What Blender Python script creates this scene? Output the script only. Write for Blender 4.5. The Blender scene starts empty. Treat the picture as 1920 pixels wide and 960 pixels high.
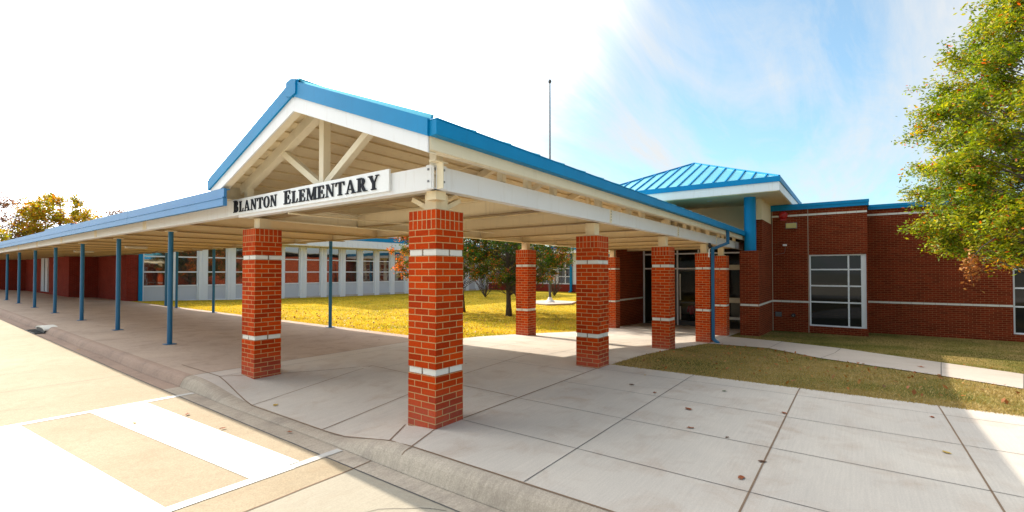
import bpy, math, random
import numpy as np
from mathutils import Vector, Matrix

S = bpy.context.scene
COL = S.collection
R = math.radians
random.seed(7)

# ------------------------------------------------------------------ terrain
def interp(x, xs, ys):
    return float(np.interp(x, xs, ys))

def gz(x, y):
    a = interp(x, [7.2, 9, 10.6, 14.3, 17, 20.6, 24], [0, -.06, -.17, -.47, -.55, -.68, -.70])
    w = interp(y, [9, 22], [1, .4])
    r = .0085 * max(0, min(y, 60) - 9) * interp(x, [4.6, 8.4], [1, 0])
    return a * w + r

def sstep(t):
    t = max(0., min(1., t))
    return t * t * (3 - 2 * t)

def ramp_g(y):
    return sstep((y - 3.35) / 1.1) * (1 - sstep((y - 6.2) / 1.7))

def zs(x, y):
    r = 0
    if x < 4.8:
        r = -.128 * ramp_g(y) * min(1., (4.8 - x) / 1.9)
    return gz(x, y) + r

# ------------------------------------------------------------------ materials
def new_mat(name):
    m = bpy.data.materials.new(name)
    m.use_nodes = True
    nt = m.node_tree
    b = nt.nodes['Principled BSDF']
    return m, nt, b

def N(nt, kind, **kw):
    n = nt.nodes.new(kind)
    for k, v in kw.items():
        if k in n.inputs:
            n.inputs[k].default_value = v
        else:
            setattr(n, k, v)
    return n

def ramp(nt, fac, stops):
    n = nt.nodes.new('ShaderNodeValToRGB')
    e = n.color_ramp.elements
    while len(e) < len(stops):
        e.new(.5)
    for i, (p, c) in enumerate(stops):
        e[i].position = p
        e[i].color = (*c, 1) if len(c) == 3 else c
    nt.links.new(fac, n.inputs[0])
    return n.outputs[0]

def mixc(nt, fac, a, b, mode='MIX'):
    n = nt.nodes.new('ShaderNodeMix')
    n.data_type = 'RGBA'
    n.blend_type = mode
    for sock, v in ((n.inputs[0], fac), (n.inputs[6], a), (n.inputs[7], b)):
        if hasattr(v, 'links'):
            nt.links.new(v, sock)
        elif isinstance(v, (int, float)):
            sock.default_value = v
        else:
            sock.default_value = (*v, 1) if len(v) == 3 else v
    return n.outputs[2]

def coords(nt, kind='Object', scale=(1, 1, 1)):
    tc = nt.nodes.new('ShaderNodeTexCoord')
    mp = nt.nodes.new('ShaderNodeMapping')
    mp.inputs['Scale'].default_value = scale
    nt.links.new(tc.outputs[kind], mp.inputs[0])
    return mp.outputs[0]

def noise(nt, vec, scale, detail=4, rough=.55, dist=0):
    n = N(nt, 'ShaderNodeTexNoise')
    n.inputs['Scale'].default_value = scale
    n.inputs['Detail'].default_value = detail
    n.inputs['Roughness'].default_value = rough
    n.inputs['Distortion'].default_value = dist
    nt.links.new(vec, n.inputs['Vector'])
    return n.outputs['Fac']

def bump(nt, b, h, strength=.3, dist=.01):
    n = nt.nodes.new('ShaderNodeBump')
    n.inputs['Strength'].default_value = strength
    n.inputs['Distance'].default_value = dist
    nt.links.new(h, n.inputs['Height'])
    nt.links.new(n.outputs[0], b.inputs['Normal'])

def paint(name, col, rough=.5, var=.12, dirt=(.35, .3, .24), dirt_amt=.25, metallic=0, spec=.5, streak=True):
    m, nt, b = new_mat(name)
    v = coords(nt)
    n1 = noise(nt, v, 1.7, 5, .6)
    v2 = coords(nt, scale=(6, 6, .7) if streak else (3, 3, 3))
    n2 = noise(nt, v2, 2.2, 6, .65, .4)
    c = mixc(nt, ramp(nt, n1, [(.3, (0, 0, 0)), (.75, (1, 1, 1))]), col, tuple(max(0, k * (1 - var)) for k in col))
    d = ramp(nt, n2, [(.55, (0, 0, 0)), (.78, (dirt_amt,) * 3)])
    c = mixc(nt, d, c, dirt)
    nt.links.new(c, b.inputs['Base Color'])
    b.inputs['Roughness'].default_value = rough
    b.inputs['Metallic'].default_value = metallic
    b.inputs['Specular IOR Level'].default_value = spec
    bump(nt, b, noise(nt, v, 35, 3), .08, .004)
    return m

def brick(name, c1, c2, mortar, bw=.2031, rh=.0677, off=.5, ms=.0052, dirt_base=False):
    m, nt, b = new_mat(name)
    tc = nt.nodes.new('ShaderNodeTexCoord')
    # a little wobble so that courses are not ruler straight
    nz = N(nt, 'ShaderNodeTexNoise')
    nz.inputs['Scale'].default_value = 9
    nt.links.new(tc.outputs['UV'], nz.inputs['Vector'])
    add = N(nt, 'ShaderNodeVectorMath', operation='MULTIPLY_ADD')
    nt.links.new(nz.outputs['Color'], add.inputs[0])
    add.inputs[1].default_value = (.004, .003, 0)
    nt.links.new(tc.outputs['UV'], add.inputs[2])
    br = N(nt, 'ShaderNodeTexBrick', offset=off)
    br.inputs['Scale'].default_value = 1
    br.inputs['Brick Width'].default_value = bw
    br.inputs['Row Height'].default_value = rh
    br.inputs['Mortar Size'].default_value = ms
    br.inputs['Mortar Smooth'].default_value = .15
    br.inputs['Bias'].default_value = -.1
    br.inputs['Color1'].default_value = (*c1, 1)
    br.inputs['Color2'].default_value = (*c2, 1)
    br.inputs['Mortar'].default_value = (*mortar, 1)
    nt.links.new(add.outputs[0], br.inputs['Vector'])
    n1 = noise(nt, tc.outputs['UV'], 55, 4, .7)
    n2 = noise(nt, tc.outputs['UV'], 1.3, 4, .6)
    c = mixc(nt, ramp(nt, n1, [(.25, (.72, .72, .72)), (.7, (1.08, 1.08, 1.08))]), (0, 0, 0), br.outputs['Color'], 'MIX')
    c = mixc(nt, 1., br.outputs['Color'], ramp(nt, n1, [(.25, (.78, .76, .76)), (.72, (1.1, 1.06, 1.0))]), 'MULTIPLY')
    c = mixc(nt, 1., c, ramp(nt, n2, [(.3, (.86, .84, .82)), (.7, (1.06, 1.06, 1.06))]), 'MULTIPLY')
    if dirt_base:   # splash-back dust on the lowest courses
        sep = N(nt, 'ShaderNodeSeparateXYZ')
        nt.links.new(tc.outputs['UV'], sep.inputs[0])
        mr = N(nt, 'ShaderNodeMapRange')
        mr.inputs['From Min'].default_value = 0
        mr.inputs['From Max'].default_value = .45
        mr.inputs['To Min'].default_value = .5
        mr.inputs['To Max'].default_value = 0
        nt.links.new(sep.outputs[1], mr.inputs[0])
        mu = N(nt, 'ShaderNodeMath', operation='MULTIPLY')
        nt.links.new(mr.outputs[0], mu.inputs[0])
        nt.links.new(noise(nt, tc.outputs['UV'], 9, 5, .7), mu.inputs[1])
        c = mixc(nt, mu.outputs[0], c, (.30, .2, .17))
    nt.links.new(c, b.inputs['Base Color'])
    b.inputs['Roughness'].default_value = .9
    b.inputs['Specular IOR Level'].default_value = .08
    inv = N(nt, 'ShaderNodeMath', operation='MULTIPLY_ADD')
    nt.links.new(br.outputs['Fac'], inv.inputs[0])
    inv.inputs[1].default_value = -1
    ad = N(nt, 'ShaderNodeMath', operation='MULTIPLY')
    nt.links.new(n1, ad.inputs[0]); ad.inputs[1].default_value = .25
    nt.links.new(ad.outputs[0], inv.inputs[2])
    bump(nt, b, inv.outputs[0], .7, .006)
    return m

def concrete(name, col, col2, broom=(1, 1, 1), stain=.35, stain_col=(.27, .17, .1), agg=0., spots=True, bc=(.93, 1.04)):
    m, nt, b = new_mat(name)
    v = coords(nt)
    big = noise(nt, v, .45, 6, .62, .3)
    mid = noise(nt, v, 2.3, 6, .65, .6)
    fine = noise(nt, v, 90, 3, .6)
    vb = coords(nt, scale=broom)
    br = noise(nt, vb, 14, 4, .7)
    c = mixc(nt, ramp(nt, big, [(.32, (0, 0, 0)), (.68, (1, 1, 1))]), col, col2)
    c = mixc(nt, ramp(nt, mid, [(.50, (0, 0, 0)), (.80, (stain,) * 3)]), c, stain_col)
    c = mixc(nt, 1., c, ramp(nt, br, [(.3, (bc[0],) * 3), (.7, (bc[1],) * 3)]), 'MULTIPLY')
    c = mixc(nt, 1., c, ramp(nt, fine, [(.3, (.90 - agg,) * 3), (.7, (1.06 + agg * .5,) * 3)]), 'MULTIPLY')
    if spots:
        vo = N(nt, 'ShaderNodeTexVoronoi', feature='F1')
        vo.inputs['Scale'].default_value = 1.9
        nt.links.new(v, vo.inputs['Vector'])
        c = mixc(nt, ramp(nt, vo.outputs['Distance'], [(.0, (.55, .55, .55)), (.03, (0, 0, 0))]), c, (.1, .08, .07))
    nt.links.new(c, b.inputs['Base Color'])
    b.inputs['Roughness'].default_value = .88
    b.inputs['Specular IOR Level'].default_value = .2
    h = N(nt, 'ShaderNodeMath', operation='ADD')
    nt.links.new(fine, h.inputs[0]); nt.links.new(br, h.inputs[1])
    bump(nt, b, h.outputs[0], .25 + agg, .004)
    return m

def grass_ground(name, stops):
    m, nt, b = new_mat(name)
    v = coords(nt)
    a = noise(nt, v, .55, 5, .65, .4)
    f = noise(nt, v, 24, 5, .7)
    c = ramp(nt, a, stops)
    c = mixc(nt, 1., c, ramp(nt, f, [(.28, (.45, .45, .45)), (.7, (1.25, 1.2, 1.1))]), 'MULTIPLY')
    nt.links.new(c, b.inputs['Base Color'])
    b.inputs['Roughness'].default_value = .95
    b.inputs['Specular IOR Level'].default_value = .1
    bump(nt, b, f, .9, .03)
    return m

def leafmat(name, stops, trans=.35):
    m, nt, b = new_mat(name)
    at = N(nt, 'ShaderNodeAttribute', attribute_name='tint')
    c = ramp(nt, at.outputs['Fac'], stops)
    b.inputs['Roughness'].default_value = .55
    b.inputs['Specular IOR Level'].default_value = .3
    nt.links.new(c, b.inputs['Base Color'])
    tr = N(nt, 'ShaderNodeBsdfTranslucent')
    nt.links.new(mixc(nt, 1., c, (1.7, 1.5, .6), 'MULTIPLY'), tr.inputs['Color'])
    mx = nt.nodes.new('ShaderNodeMixShader')
    mx.inputs[0].default_value = trans
    nt.links.new(b.outputs[0], mx.inputs[1])
    nt.links.new(tr.outputs[0], mx.inputs[2])
    nt.links.new(mx.outputs[0], nt.nodes['Material Output'].inputs['Surface'])
    return m

def bark(name, col):
    m, nt, b = new_mat(name)
    v = coords(nt, scale=(1, 1, .25))
    f = noise(nt, v, 28, 5, .7)
    c = mixc(nt, ramp(nt, f, [(.35, (0, 0, 0)), (.65, (1, 1, 1))]), tuple(k * .45 for k in col), col)
    nt.links.new(c, b.inputs['Base Color'])
    b.inputs['Roughness'].default_value = .95
    bump(nt, b, f, .8, .02)
    return m

def darkglass(name, base=(.012, .014, .016), rough=.03, wav=.02, spec=.4, ior=1.5):
    m, nt, b = new_mat(name)
    b.inputs['Base Color'].default_value = (*base, 1)
    b.inputs['Roughness'].default_value = rough
    b.inputs['IOR'].default_value = ior
    b.inputs['Specular IOR Level'].default_value = spec
    bump(nt, b, noise(nt, coords(nt), 1.1, 2), wav, .05)
    return m

def clearglass(name):
    m, nt, b = new_mat(name)
    b.inputs['Base Color'].default_value = (.02, .02, .02, 1)
    b.inputs['Roughness'].default_value = .03
    tr = N(nt, 'ShaderNodeBsdfTransparent')
    tr.inputs['Color'].default_value = (.86, .88, .87, 1)
    mx = nt.nodes.new('ShaderNodeMixShader')
    mx.inputs[0].default_value = .14
    nt.links.new(tr.outputs[0], mx.inputs[1])
    nt.links.new(b.outputs[0], mx.inputs[2])
    nt.links.new(mx.outputs[0], nt.nodes['Material Output'].inputs['Surface'])
    return m

def flat(name, col, rough=.6, metallic=0):
    m, nt, b = new_mat(name)
    v = coords(nt)
    c = mixc(nt, ramp(nt, noise(nt, v, 9, 4), [(.3, (0, 0, 0)), (.7, (1, 1, 1))]), tuple(k * .85 for k in col), col)
    nt.links.new(c, b.inputs['Base Color'])
    b.inputs['Roughness'].default_value = rough
    b.inputs['Metallic'].default_value = metallic
    return m

BR_L = brick('pier brick', (.55, .056, .003), (.33, .028, .003), (.56, .33, .15))
BR_D = brick('dusty pier brick', (.55, .056, .003), (.33, .028, .003), (.56, .33, .15), dirt_base=True)
BR_S = brick('soldier brick', (.54, .058, .005), (.36, .032, .004), (.56, .35, .18), bw=.0677, rh=.1015, off=0)
BR_W = brick('wall brick', (.23, .033, .011), (.14, .019, .006), (.36, .17, .085))
BR_F = brick('wing brick', (.30, .035, .022), (.24, .028, .018), (.26, .10, .07))
LIME = paint('white band block', (.70, .67, .60), .75, .05, dirt_amt=.12)
BEAM = paint('white steel paint', (.80, .80, .80), .45, .05, (.5, .42, .34), .30)
CREAM = paint('cream steel paint', (.84, .74, .54), .5, .08, (.42, .32, .2), .25)
CREAMD = paint('tan steel paint', (.82, .67, .42), .55, .1, (.35, .25, .14), .3)
SOFFIT = paint('cream soffit', (.82, .67, .42), .7, .06, dirt_amt=.12)
FLG = paint('shade line flange paint', (.27, .17, .075), .6, .1, (.25, .16, .08), .5)  # bottom flanges coloured dark to draw the shadow lines under the joists
BLUE = paint('blue metal trim', (.0, .24, .52), .5, .16, (.01, .13, .30), .25, spec=.2)
BLUE2 = paint('faded blue fascia', (.06, .235, .50), .5, .1, (.05, .12, .3), .2, spec=.25)
BLUEP = paint('blue post paint', (.002, .125, .27), .4, .1, (.02, .06, .12), .2)
ROOFM = paint('blue roof metal', (.13, .50, .60), .30, .1, (.05, .2, .3), .15, metallic=.5)
WHITE = paint('white frame paint', (.78, .80, .84), .5, .04, dirt_amt=.1)
PANEL = paint('grey white panel', (.55, .57, .63), .6, .05, dirt_amt=.12)
SIGNW = paint('white sign board', (.86, .87, .87), .45, .03, dirt_amt=.1)
SIGNB = flat('navy letters', (.002, .005, .014), .85)
CON_R = concrete('road concrete', (.37, .29, .19), (.44, .35, .24), stain=.5, stain_col=(.33, .22, .13), agg=.12)
CON_R2 = concrete('newer road concrete', (.40, .35, .27), (.34, .29, .22), broom=(.2, 5, 1), stain=.3)
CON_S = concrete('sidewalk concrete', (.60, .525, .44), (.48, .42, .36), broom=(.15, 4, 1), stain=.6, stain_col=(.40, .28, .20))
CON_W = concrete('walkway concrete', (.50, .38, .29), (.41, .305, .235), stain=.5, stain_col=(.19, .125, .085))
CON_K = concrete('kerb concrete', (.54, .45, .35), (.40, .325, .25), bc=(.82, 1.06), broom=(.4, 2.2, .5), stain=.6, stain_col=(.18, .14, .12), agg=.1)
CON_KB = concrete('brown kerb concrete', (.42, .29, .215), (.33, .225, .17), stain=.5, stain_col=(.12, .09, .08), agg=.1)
CON_L = concrete('path concrete', (.50, .42, .35), (.44, .37, .31), stain=.2)
JOINT = flat('joint filler', (.22, .14, .085), .95)
JOINTD = flat('dark joint', (.11, .10, .09), .95)
REDK = flat('red kerb paint', (.5, .03, .05), .6)
PAINTW = paint('road paint', (.80, .80, .78), .6, .04, (.50, .41, .29), .85, streak=False)
PAINTF = paint('worn road paint', (.55, .52, .47), .7, .1, (.38, .3, .22), .9, streak=False)
GR_Y = grass_ground('dormant yellow lawn', [(.25, (.22, .19, .015)), (.42, (.46, .33, .02)), (.6, (.58, .41, .03)), (.8, (.27, .27, .02))])
GR_R = grass_ground('patchy lawn', [(.28, (.06, .075, .01)), (.44, (.17, .15, .035)), (.6, (.30, .21, .075)), (.78, (.10, .11, .02))])
BLADE_Y = leafmat('yellow grass blades', [(0, (.20, .23, .02)), (.3, (.34, .31, .025)), (.55, (.58, .44, .04)), (.85, (.68, .50, .09)), (1, (.30, .30, .03))], .3)
BLADE_R = leafmat('green tan grass blades', [(0, (.035, .05, .006)), (.4, (.10, .095, .015)), (.7, (.30, .215, .06)), (1, (.38, .27, .10))], .2)
LF_OAK = leafmat('oak leaves', [(0, (.05, .10, .005)), (.35, (.17, .24, .007)), (.6, (.32, .33, .012)), (.86, (.46, .34, .02)), (.94, (.46, .11, .012)), (1, (.32, .05, .01))], .45)
LF_MAP = leafmat('pear leaves', [(0, (.03, .06, .008)), (.5, (.07, .10, .012)), (.68, (.24, .13, .015)), (.85, (.55, .12, .03)), (1, (.75, .17, .06))], .5)
LF_GRN = leafmat('green pear leaves', [(0, (.025, .07, .006)), (.5, (.06, .12, .008)), (.7, (.24, .17, .015)), (.85, (.42, .10, .02)), (1, (.40, .05, .04))], .45)
LF_FAR = leafmat('far orange leaves', [(0, (.14, .17, .01)), (.4, (.34, .32, .015)), (.75, (.50, .28, .015)), (1, (.48, .14, .01))], .45)
LF_PNK = leafmat('far russet leaves', [(0, (.14, .05, .03)), (.5, (.28, .12, .07)), (1, (.34, .2, .13))], .3)
LF_DEAD = leafmat('dead leaves', [(0, (.22, .07, .015)), (.5, (.34, .11, .02)), (.8, (.42, .2, .05)), (1, (.12, .06, .03))], .15)
BARK = bark('dark bark', (.10, .075, .06))
BARKG = bark('grey bark', (.2, .16, .13))
GLASS = darkglass('dark window glass')
GLASSW = darkglass('classroom window glass', (.02, .017, .018), .03, .04, 1.0, 2.1)
GLASSC = clearglass('entrance glass')
POLE = flat('galvanised pole', (.06, .06, .065), .6, .0)
DARKM = flat('dark bronze frame', (.03, .03, .032), .4)
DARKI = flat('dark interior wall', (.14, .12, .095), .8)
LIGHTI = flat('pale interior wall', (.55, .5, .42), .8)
REDP = flat('red bell paint', (.45, .01, .012), .35)
YEL = flat('yellowed lens', (.60, .50, .17), .4)
GREYM = flat('grey metal', (.25, .25, .26), .5, .4)
BLACKM = flat('black iron', (.02, .02, .02), .6)
SKIN = flat('skin', (.34, .18, .11), .6)
HAIR = flat('black hair', (.01, .008, .007), .6)
JACKET = flat('red jacket cloth', (.6, .015, .03), .8)
TROUS = flat('dark trousers cloth', (.015, .015, .02), .85)
GLAZB = flat('cream spandrel', (.62, .55, .42), .6)
ASPH = flat('far ground', (.22, .2, .14), .95)

# ------------------------------------------------------------------ mesh builder
class MB:
    def __init__(s):
        s.v, s.f, s.uv, s.mi, s.mats = [], [], [], [], []
    def m(s, mat):
        if mat not in s.mats:
            s.mats.append(mat)
        return s.mats.index(mat)
    def face(s, pts, mat, uv=None, ref=(0, 0, 0)):
        i = len(s.v)
        s.v += [tuple(p) for p in pts]
        s.f.append(tuple(range(i, i + len(pts))))
        s.mi.append(s.m(mat))
        if uv is None:
            a, b, c = Vector(pts[0]), Vector(pts[1]), Vector(pts[2])
            n = (b - a).cross(c - a)
            ax, ay, az = abs(n.x), abs(n.y), abs(n.z)
            if az >= ax and az >= ay:
                uv = [(p[0] - ref[0], p[1] - ref[1]) for p in pts]
            elif ax >= ay:
                uv = [(ref[1] - p[1], p[2] - ref[2]) for p in pts]
            else:
                uv = [(p[0] - ref[0], p[2] - ref[2]) for p in pts]
        s.uv += uv
    def box(s, x0, x1, y0, y1, z0, z1, mat, ref=None, skip=''):
        if ref is None:
            ref = (x0, y0, z0)
        A = [(x0, y0, z0), (x1, y0, z0), (x1, y1, z0), (x0, y1, z0), (x0, y0, z1), (x1, y0, z1), (x1, y1, z1), (x0, y1, z1)]
        for k, idx in (('b', (0, 3, 2, 1)), ('t', (4, 5, 6, 7)), ('y', (0, 1, 5, 4)), ('X', (1, 2, 6, 5)), ('Y', (2, 3, 7, 6)), ('x', (3, 0, 4, 7))):
            if k not in skip:
                s.face([A[i] for i in idx], mat, None, ref)
    def prism(s, poly, d, mat, caps=True):
        """poly: list of 3D points (planar), extruded by vector d"""
        d = Vector(d)
        P = [Vector(p) for p in poly]
        n = len(P)
        nor = Vector((0, 0, 0))
        for i in range(n):
            nor += P[i].cross(P[(i + 1) % n])
        if nor.dot(d) > 0:
            P = P[::-1]
        Q = [p + d for p in P]
        if caps:
            s.face(P, mat)
            s.face(Q[::-1], mat)
        for i in range(n):
            j = (i + 1) % n
            s.face([P[j], P[i], Q[i], Q[j]], mat)
    def beam(s, a, b, w, h, mat, up=(0, 0, 1)):
        """rectangular bar from a to b; w across, h along up"""
        a, b = Vector(a), Vector(b)
        t = (b - a).normalized()
        u = Vector(up)
        sd = t.cross(u).normalized()
        u = sd.cross(t).normalized()
        P = [a + sd * (w / 2 * i) + u * (h / 2 * j) for i, j in ((-1, -1), (1, -1), (1, 1), (-1, 1))]
        s.prism(P, b - a, mat)
    def tube(s, pts, radii, mat, n=8, cap=True):
        rings = []
        P = [Vector(p) for p in pts]
        t0 = None
        for i, p in enumerate(P):
            t = (P[min(i + 1, len(P) - 1)] - P[max(i - 1, 0)])
            if t.length < 1e-9:
                t = Vector((0, 0, 1))
            t.normalize()
            ref = Vector((0, 0, 1)) if abs(t.z) < .9 else Vector((1, 0, 0))
            a = t.cross(ref).normalized()
            if t0 is not None and a.dot(t0) < 0 and abs(t.z) < .9:
                pass
            b = t.cross(a)
            r = radii[i]
            rings.append([p + (a * math.cos(2 * math.pi * k / n) + b * math.sin(2 * math.pi * k / n)) * r for k in range(n)])
        base = len(s.v)
        for rg in rings:
            s.v += [tuple(q) for q in rg]
        for i in range(len(rings) - 1):
            for k in range(n):
                j = (k + 1) % n
                s.f.append((base + i * n + k, base + i * n + j, base + (i + 1) * n + j, base + (i + 1) * n + k))
                s.mi.append(s.m(mat))
                s.uv += [(k / n, i), ((k + 1) / n, i), ((k + 1) / n, i + 1), (k / n, i + 1)]
        if cap:
            for i in (0, len(rings) - 1):
                s.f.append(tuple(base + i * n + k for k in (range(n) if i else range(n - 1, -1, -1))))
                s.mi.append(s.m(mat))
                s.uv += [(0, 0)] * n
    def build(s, name, parent=None, smooth=False, bevel=0):
        me = bpy.data.meshes.new(name)
        me.from_pydata(s.v, [], s.f)
        for m_ in s.mats:
            me.materials.append(m_)
        me.polygons.foreach_set('material_index', s.mi)
        uvl = me.uv_layers.new(name='UVMap')
        uvl.data.foreach_set('uv', [c for p in s.uv for c in p])
        if smooth:
            me.polygons.foreach_set('use_smooth', [True] * len(me.polygons))
        me.update()
        o = bpy.data.objects.new(name, me)
        COL.objects.link(o)
        if parent is not None:
            o.parent = parent
            o.matrix_parent_inverse = Matrix.Translation(-parent.location)
        if bevel:
            w = o.modifiers.new('weld', 'WELD')
            w.merge_threshold = .0004
            b = o.modifiers.new('bevel', 'BEVEL')
            b.width = bevel
            b.segments = 2
            b.limit_method = 'ANGLE'
        return o

def tag(o, label=None, cat=None, group=None, kind=None):
    if label: o['label'] = label
    if cat: o['category'] = cat
    if group: o['group'] = group
    if kind: o['kind'] = kind
    return o

def empty(name, loc, label, cat, group=None):
    o = bpy.data.objects.new(name, None)
    COL.objects.link(o)
    o.location = loc
    o.empty_display_size = .2
    return tag(o, label, cat, group)

def copy_part(src, parent, name=None):
    c = src.copy()
    COL.objects.link(c)
    c.parent = parent
    c.matrix_parent_inverse = Matrix.Identity(4)
    return c

# ------------------------------------------------------------------ ground sheets
def axis(a, b, step, extra=()):
    n = max(1, int(round((b - a) / step)))
    v = set(round(a + (b - a) * i / n, 4) for i in range(n + 1))
    v |= set(e for e in extra if a < e < b)
    return sorted(v)

def sheet(mb, xs, ys, zf, matf):
    base = len(mb.v)
    nx, ny = len(xs), len(ys)
    for x in xs:
        for y in ys:
            mb.v.append((x, y, zf(x, y)))
    for i in range(nx - 1):
        for j in range(ny - 1):
            mt = matf((xs[i] + xs[i + 1]) / 2, (ys[j] + ys[j + 1]) / 2)
            if mt is None:
                continue
            f = (base + i * ny + j, base + (i + 1) * ny + j, base + (i + 1) * ny + j + 1, base + i * ny + j + 1)
            mb.f.append(f)
            mb.mi.append(mb.m(mt))
            mb.uv += [(mb.v[k][0], mb.v[k][1]) for k in f]

def strip(mb, pts, w, zf, mat, lift=.003, seg=.3, jit=0):
    """thin ribbon lying on the surface along a polyline"""
    for a, b in zip(pts[:-1], pts[1:]):
        a, b = Vector(a), Vector(b)
        L = (b - a).length
        n = max(1, int(L / seg))
        t = (b - a) / L
        s_ = Vector((-t.y, t.x)) * w / 2
        prev = None
        for i in range(n + 1):
            c = a + (b - a) * (i / n)
            if jit:
                c += s_ * random.uniform(-jit, jit)
            l, r = c + s_, c - s_
            cur = ((l.x, l.y, zf(l.x, l.y) + lift), (r.x, r.y, zf(r.x, r.y) + lift))
            if prev:
                mb.face([prev[1], cur[1], cur[0], prev[0]], mat)
            prev = cur

# far ground sheet, reaching the horizon
mb = MB()
xs = [-600, -200, -60, -20, 0, 2.6, 7, 9, 10.6, 14.3, 17, 20.6, 24, 40, 80, 200, 600]
ys = [-600, -200, -60, -20, 0, 9, 22, 35, 60, 90, 200, 600]
sheet(mb, xs, ys, lambda x, y: gz(x, y) - .30, lambda x, y: ASPH)
tag(mb.build('ground'), kind='structure')

# road
mb = MB()
def zr(x, y): return gz(0, y) - .15
sheet(mb, axis(-40, 2.5, 4), axis(-30, 62, 2, (3.55, 9)), zr, lambda x, y: CON_R if y > 3.55 else CON_R2)
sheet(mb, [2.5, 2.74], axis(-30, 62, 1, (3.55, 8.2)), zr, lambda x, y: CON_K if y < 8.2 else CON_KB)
strip(mb, [(2.5, -30), (2.5, 62)], .014, zr, JOINTD, jit=.3)
strip(mb, [(-30, 3.3), (2.5, 3.56), (2.7, 3.58)], .016, zr, JOINT, jit=.6, seg=.12)
strip(mb, [(-30, 9.75), (2.5, 9.8), (2.7, 9.8)], .008, zr, JOINTD, jit=.6, seg=.12)
def rcrack(x, y, ang, L, w=.005):
    pts = [(x, y)]
    for i in range(int(L / .1)):
        ang += random.uniform(-.4, .4)
        x += .1 * math.cos(ang); y += .1 * math.sin(ang)
        pts.append((x, y))
    strip(mb, pts, w, zr, JOINTD, .003, seg=.2)
rcrack(.6, 6.0, .9, 1.2); rcrack(1.3, 8.4, 2.6, 1.4); rcrack(1.9, 2.9, -.4, .8); rcrack(-.5, 12, .5, 2.5, .008)
tag(mb.build('road'), kind='structure')

# painted crossing
mb = MB()
zp = lambda x, y: zr(x, y)
def quad(mb, pts, zf, mat, lift):
    mb.face([(p[0], p[1], zf(*p) + lift) for p in pts], mat)
strip(mb, [(-6, 7.68), (2.47, 7.60)], .10, zp, PAINTW, .005, seg=4)
strip(mb, [(-6, 4.0), (2.2, 4.03)], .10, zp, PAINTW, .005, seg=4)
strip(mb, [(2.2, 4.03), (2.68, 4.04)], .09, zp, PAINTF, .005, seg=4)
strip(mb, [(2.47, 7.60), (2.69, 7.60)], .09, zp, PAINTF, .005, seg=4)
quad(mb, [(1.86, 4.09), (2.30, 4.09), (2.13, 7.545), (1.57, 7.545)], zp, PAINTW, .005)
quad(mb, [(.2, 4.06), (1.27, 4.06), (.97, 7.60), (-.1, 7.60)], zp, PAINTW, .007)
quad(mb, [(-1.8, 4.06), (-.7, 4.06), (-1.0, 7.60), (-2.0, 7.60)], zp, PAINTW, .007)
tag(mb.build('crosswalk_paint'), kind='structure')

# sidewalk, plaza and walkway slab
mb = MB()
XS = axis(2.87, 7.5, .24, (4.8,))
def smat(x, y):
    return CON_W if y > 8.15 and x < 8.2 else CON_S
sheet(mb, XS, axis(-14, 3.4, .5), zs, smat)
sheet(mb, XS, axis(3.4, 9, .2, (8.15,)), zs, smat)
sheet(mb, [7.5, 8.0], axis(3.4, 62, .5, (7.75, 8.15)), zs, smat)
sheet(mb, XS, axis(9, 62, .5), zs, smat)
sheet(mb, axis(8.0, 20.6, .35), axis(3.4, 7.75, .5), zs, smat)
JX = [4.77, 5.88, 6.99]
JY = [2.02, .63, -.77, -2.17, -3.57, -5, -6.4]
strip(mb, [(3.36, 3.42), (7.5, 3.42)], .018, zs, JOINT)
for k, y in enumerate(JY):
    strip(mb, [(2.9, y), (7.5, y)], .014 if k in (1, 2, 4) else .008, zs, JOINT if k in (1, 2, 4) else JOINTD)
for x in (3.72,) + tuple(JX):
    strip(mb, [(x, 3.40), (x, -14)], .007, zs, JOINTD)
strip(mb, [(2.87, 3.54), (3.34, 3.86)], .016, zs, JOINT)
strip(mb, [(2.87, 3.24), (3.36, 3.42)], .016, zs, JOINT)
AP = (4.95, 6.55)
strip(mb, [(2.85, 6.22), AP], .013, zs, JOINT)
strip(mb, [(2.85, 4.65), (7.6, 5.1)], .013, zs, JOINT)
strip(mb, [(3.08, 7.75), AP], .013, zs, JOINT)
strip(mb, [AP, (4.8, 3.45)], .012, zs, JOINT)
strip(mb, [(2.9, 8.15), (8.0, 8.15)], .012, zs, JOINTD)
strip(mb, [(3.08, 7.75), (12, 7.70)], .007, zs, JOINTD)
for x in (6.6, 8.25, 9.9, 11.55, 13.2, 14.9, 16.6, 18.4):
    strip(mb, [(x, 3.42 if x > 7.5 else 3.45), (x, 7.74)], .007, zs, JOINTD)
strip(mb, [(4.95, 6.3), (20, 6.1)], .007, zs, JOINTD)
strip(mb, [(7.5, 4.8), (20, 4.8)], .007, zs, JOINTD)
for y in (20, 32, 44):
    strip(mb, [(2.9, y), (8.0, y)], .008, zs, JOINTD)
# slab edges where the lawn lies lower
for a, b in (((8.0, 8.0), (8.0, 62)), ((7.5, -14), (7.5, 3.4))):
    n = 40
    for i in range(n):
        p = [a[0] + (b[0] - a[0]) * i / n, a[1] + (b[1] - a[1]) * i / n]
        q = [a[0] + (b[0] - a[0]) * (i + 1) / n, a[1] + (b[1] - a[1]) * (i + 1) / n]
        mb.face([(*p, zs(*p)), (*p, zs(*p) - .12), (*q, zs(*q) - .12), (*q, zs(*q))], CON_S)
def crack(mb, x, y, ang, L, zf, mat, lift=.003, w=.004):
    pts = [(x, y)]
    for i in range(int(L / .09)):
        ang += random.uniform(-.45, .45)
        x += .09 * math.cos(ang); y += .09 * math.sin(ang)
        pts.append((x, y))
    strip(mb, pts, w, zf, mat, lift, seg=.2)
tag(mb.build('sidewalk'), kind='structure')

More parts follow.
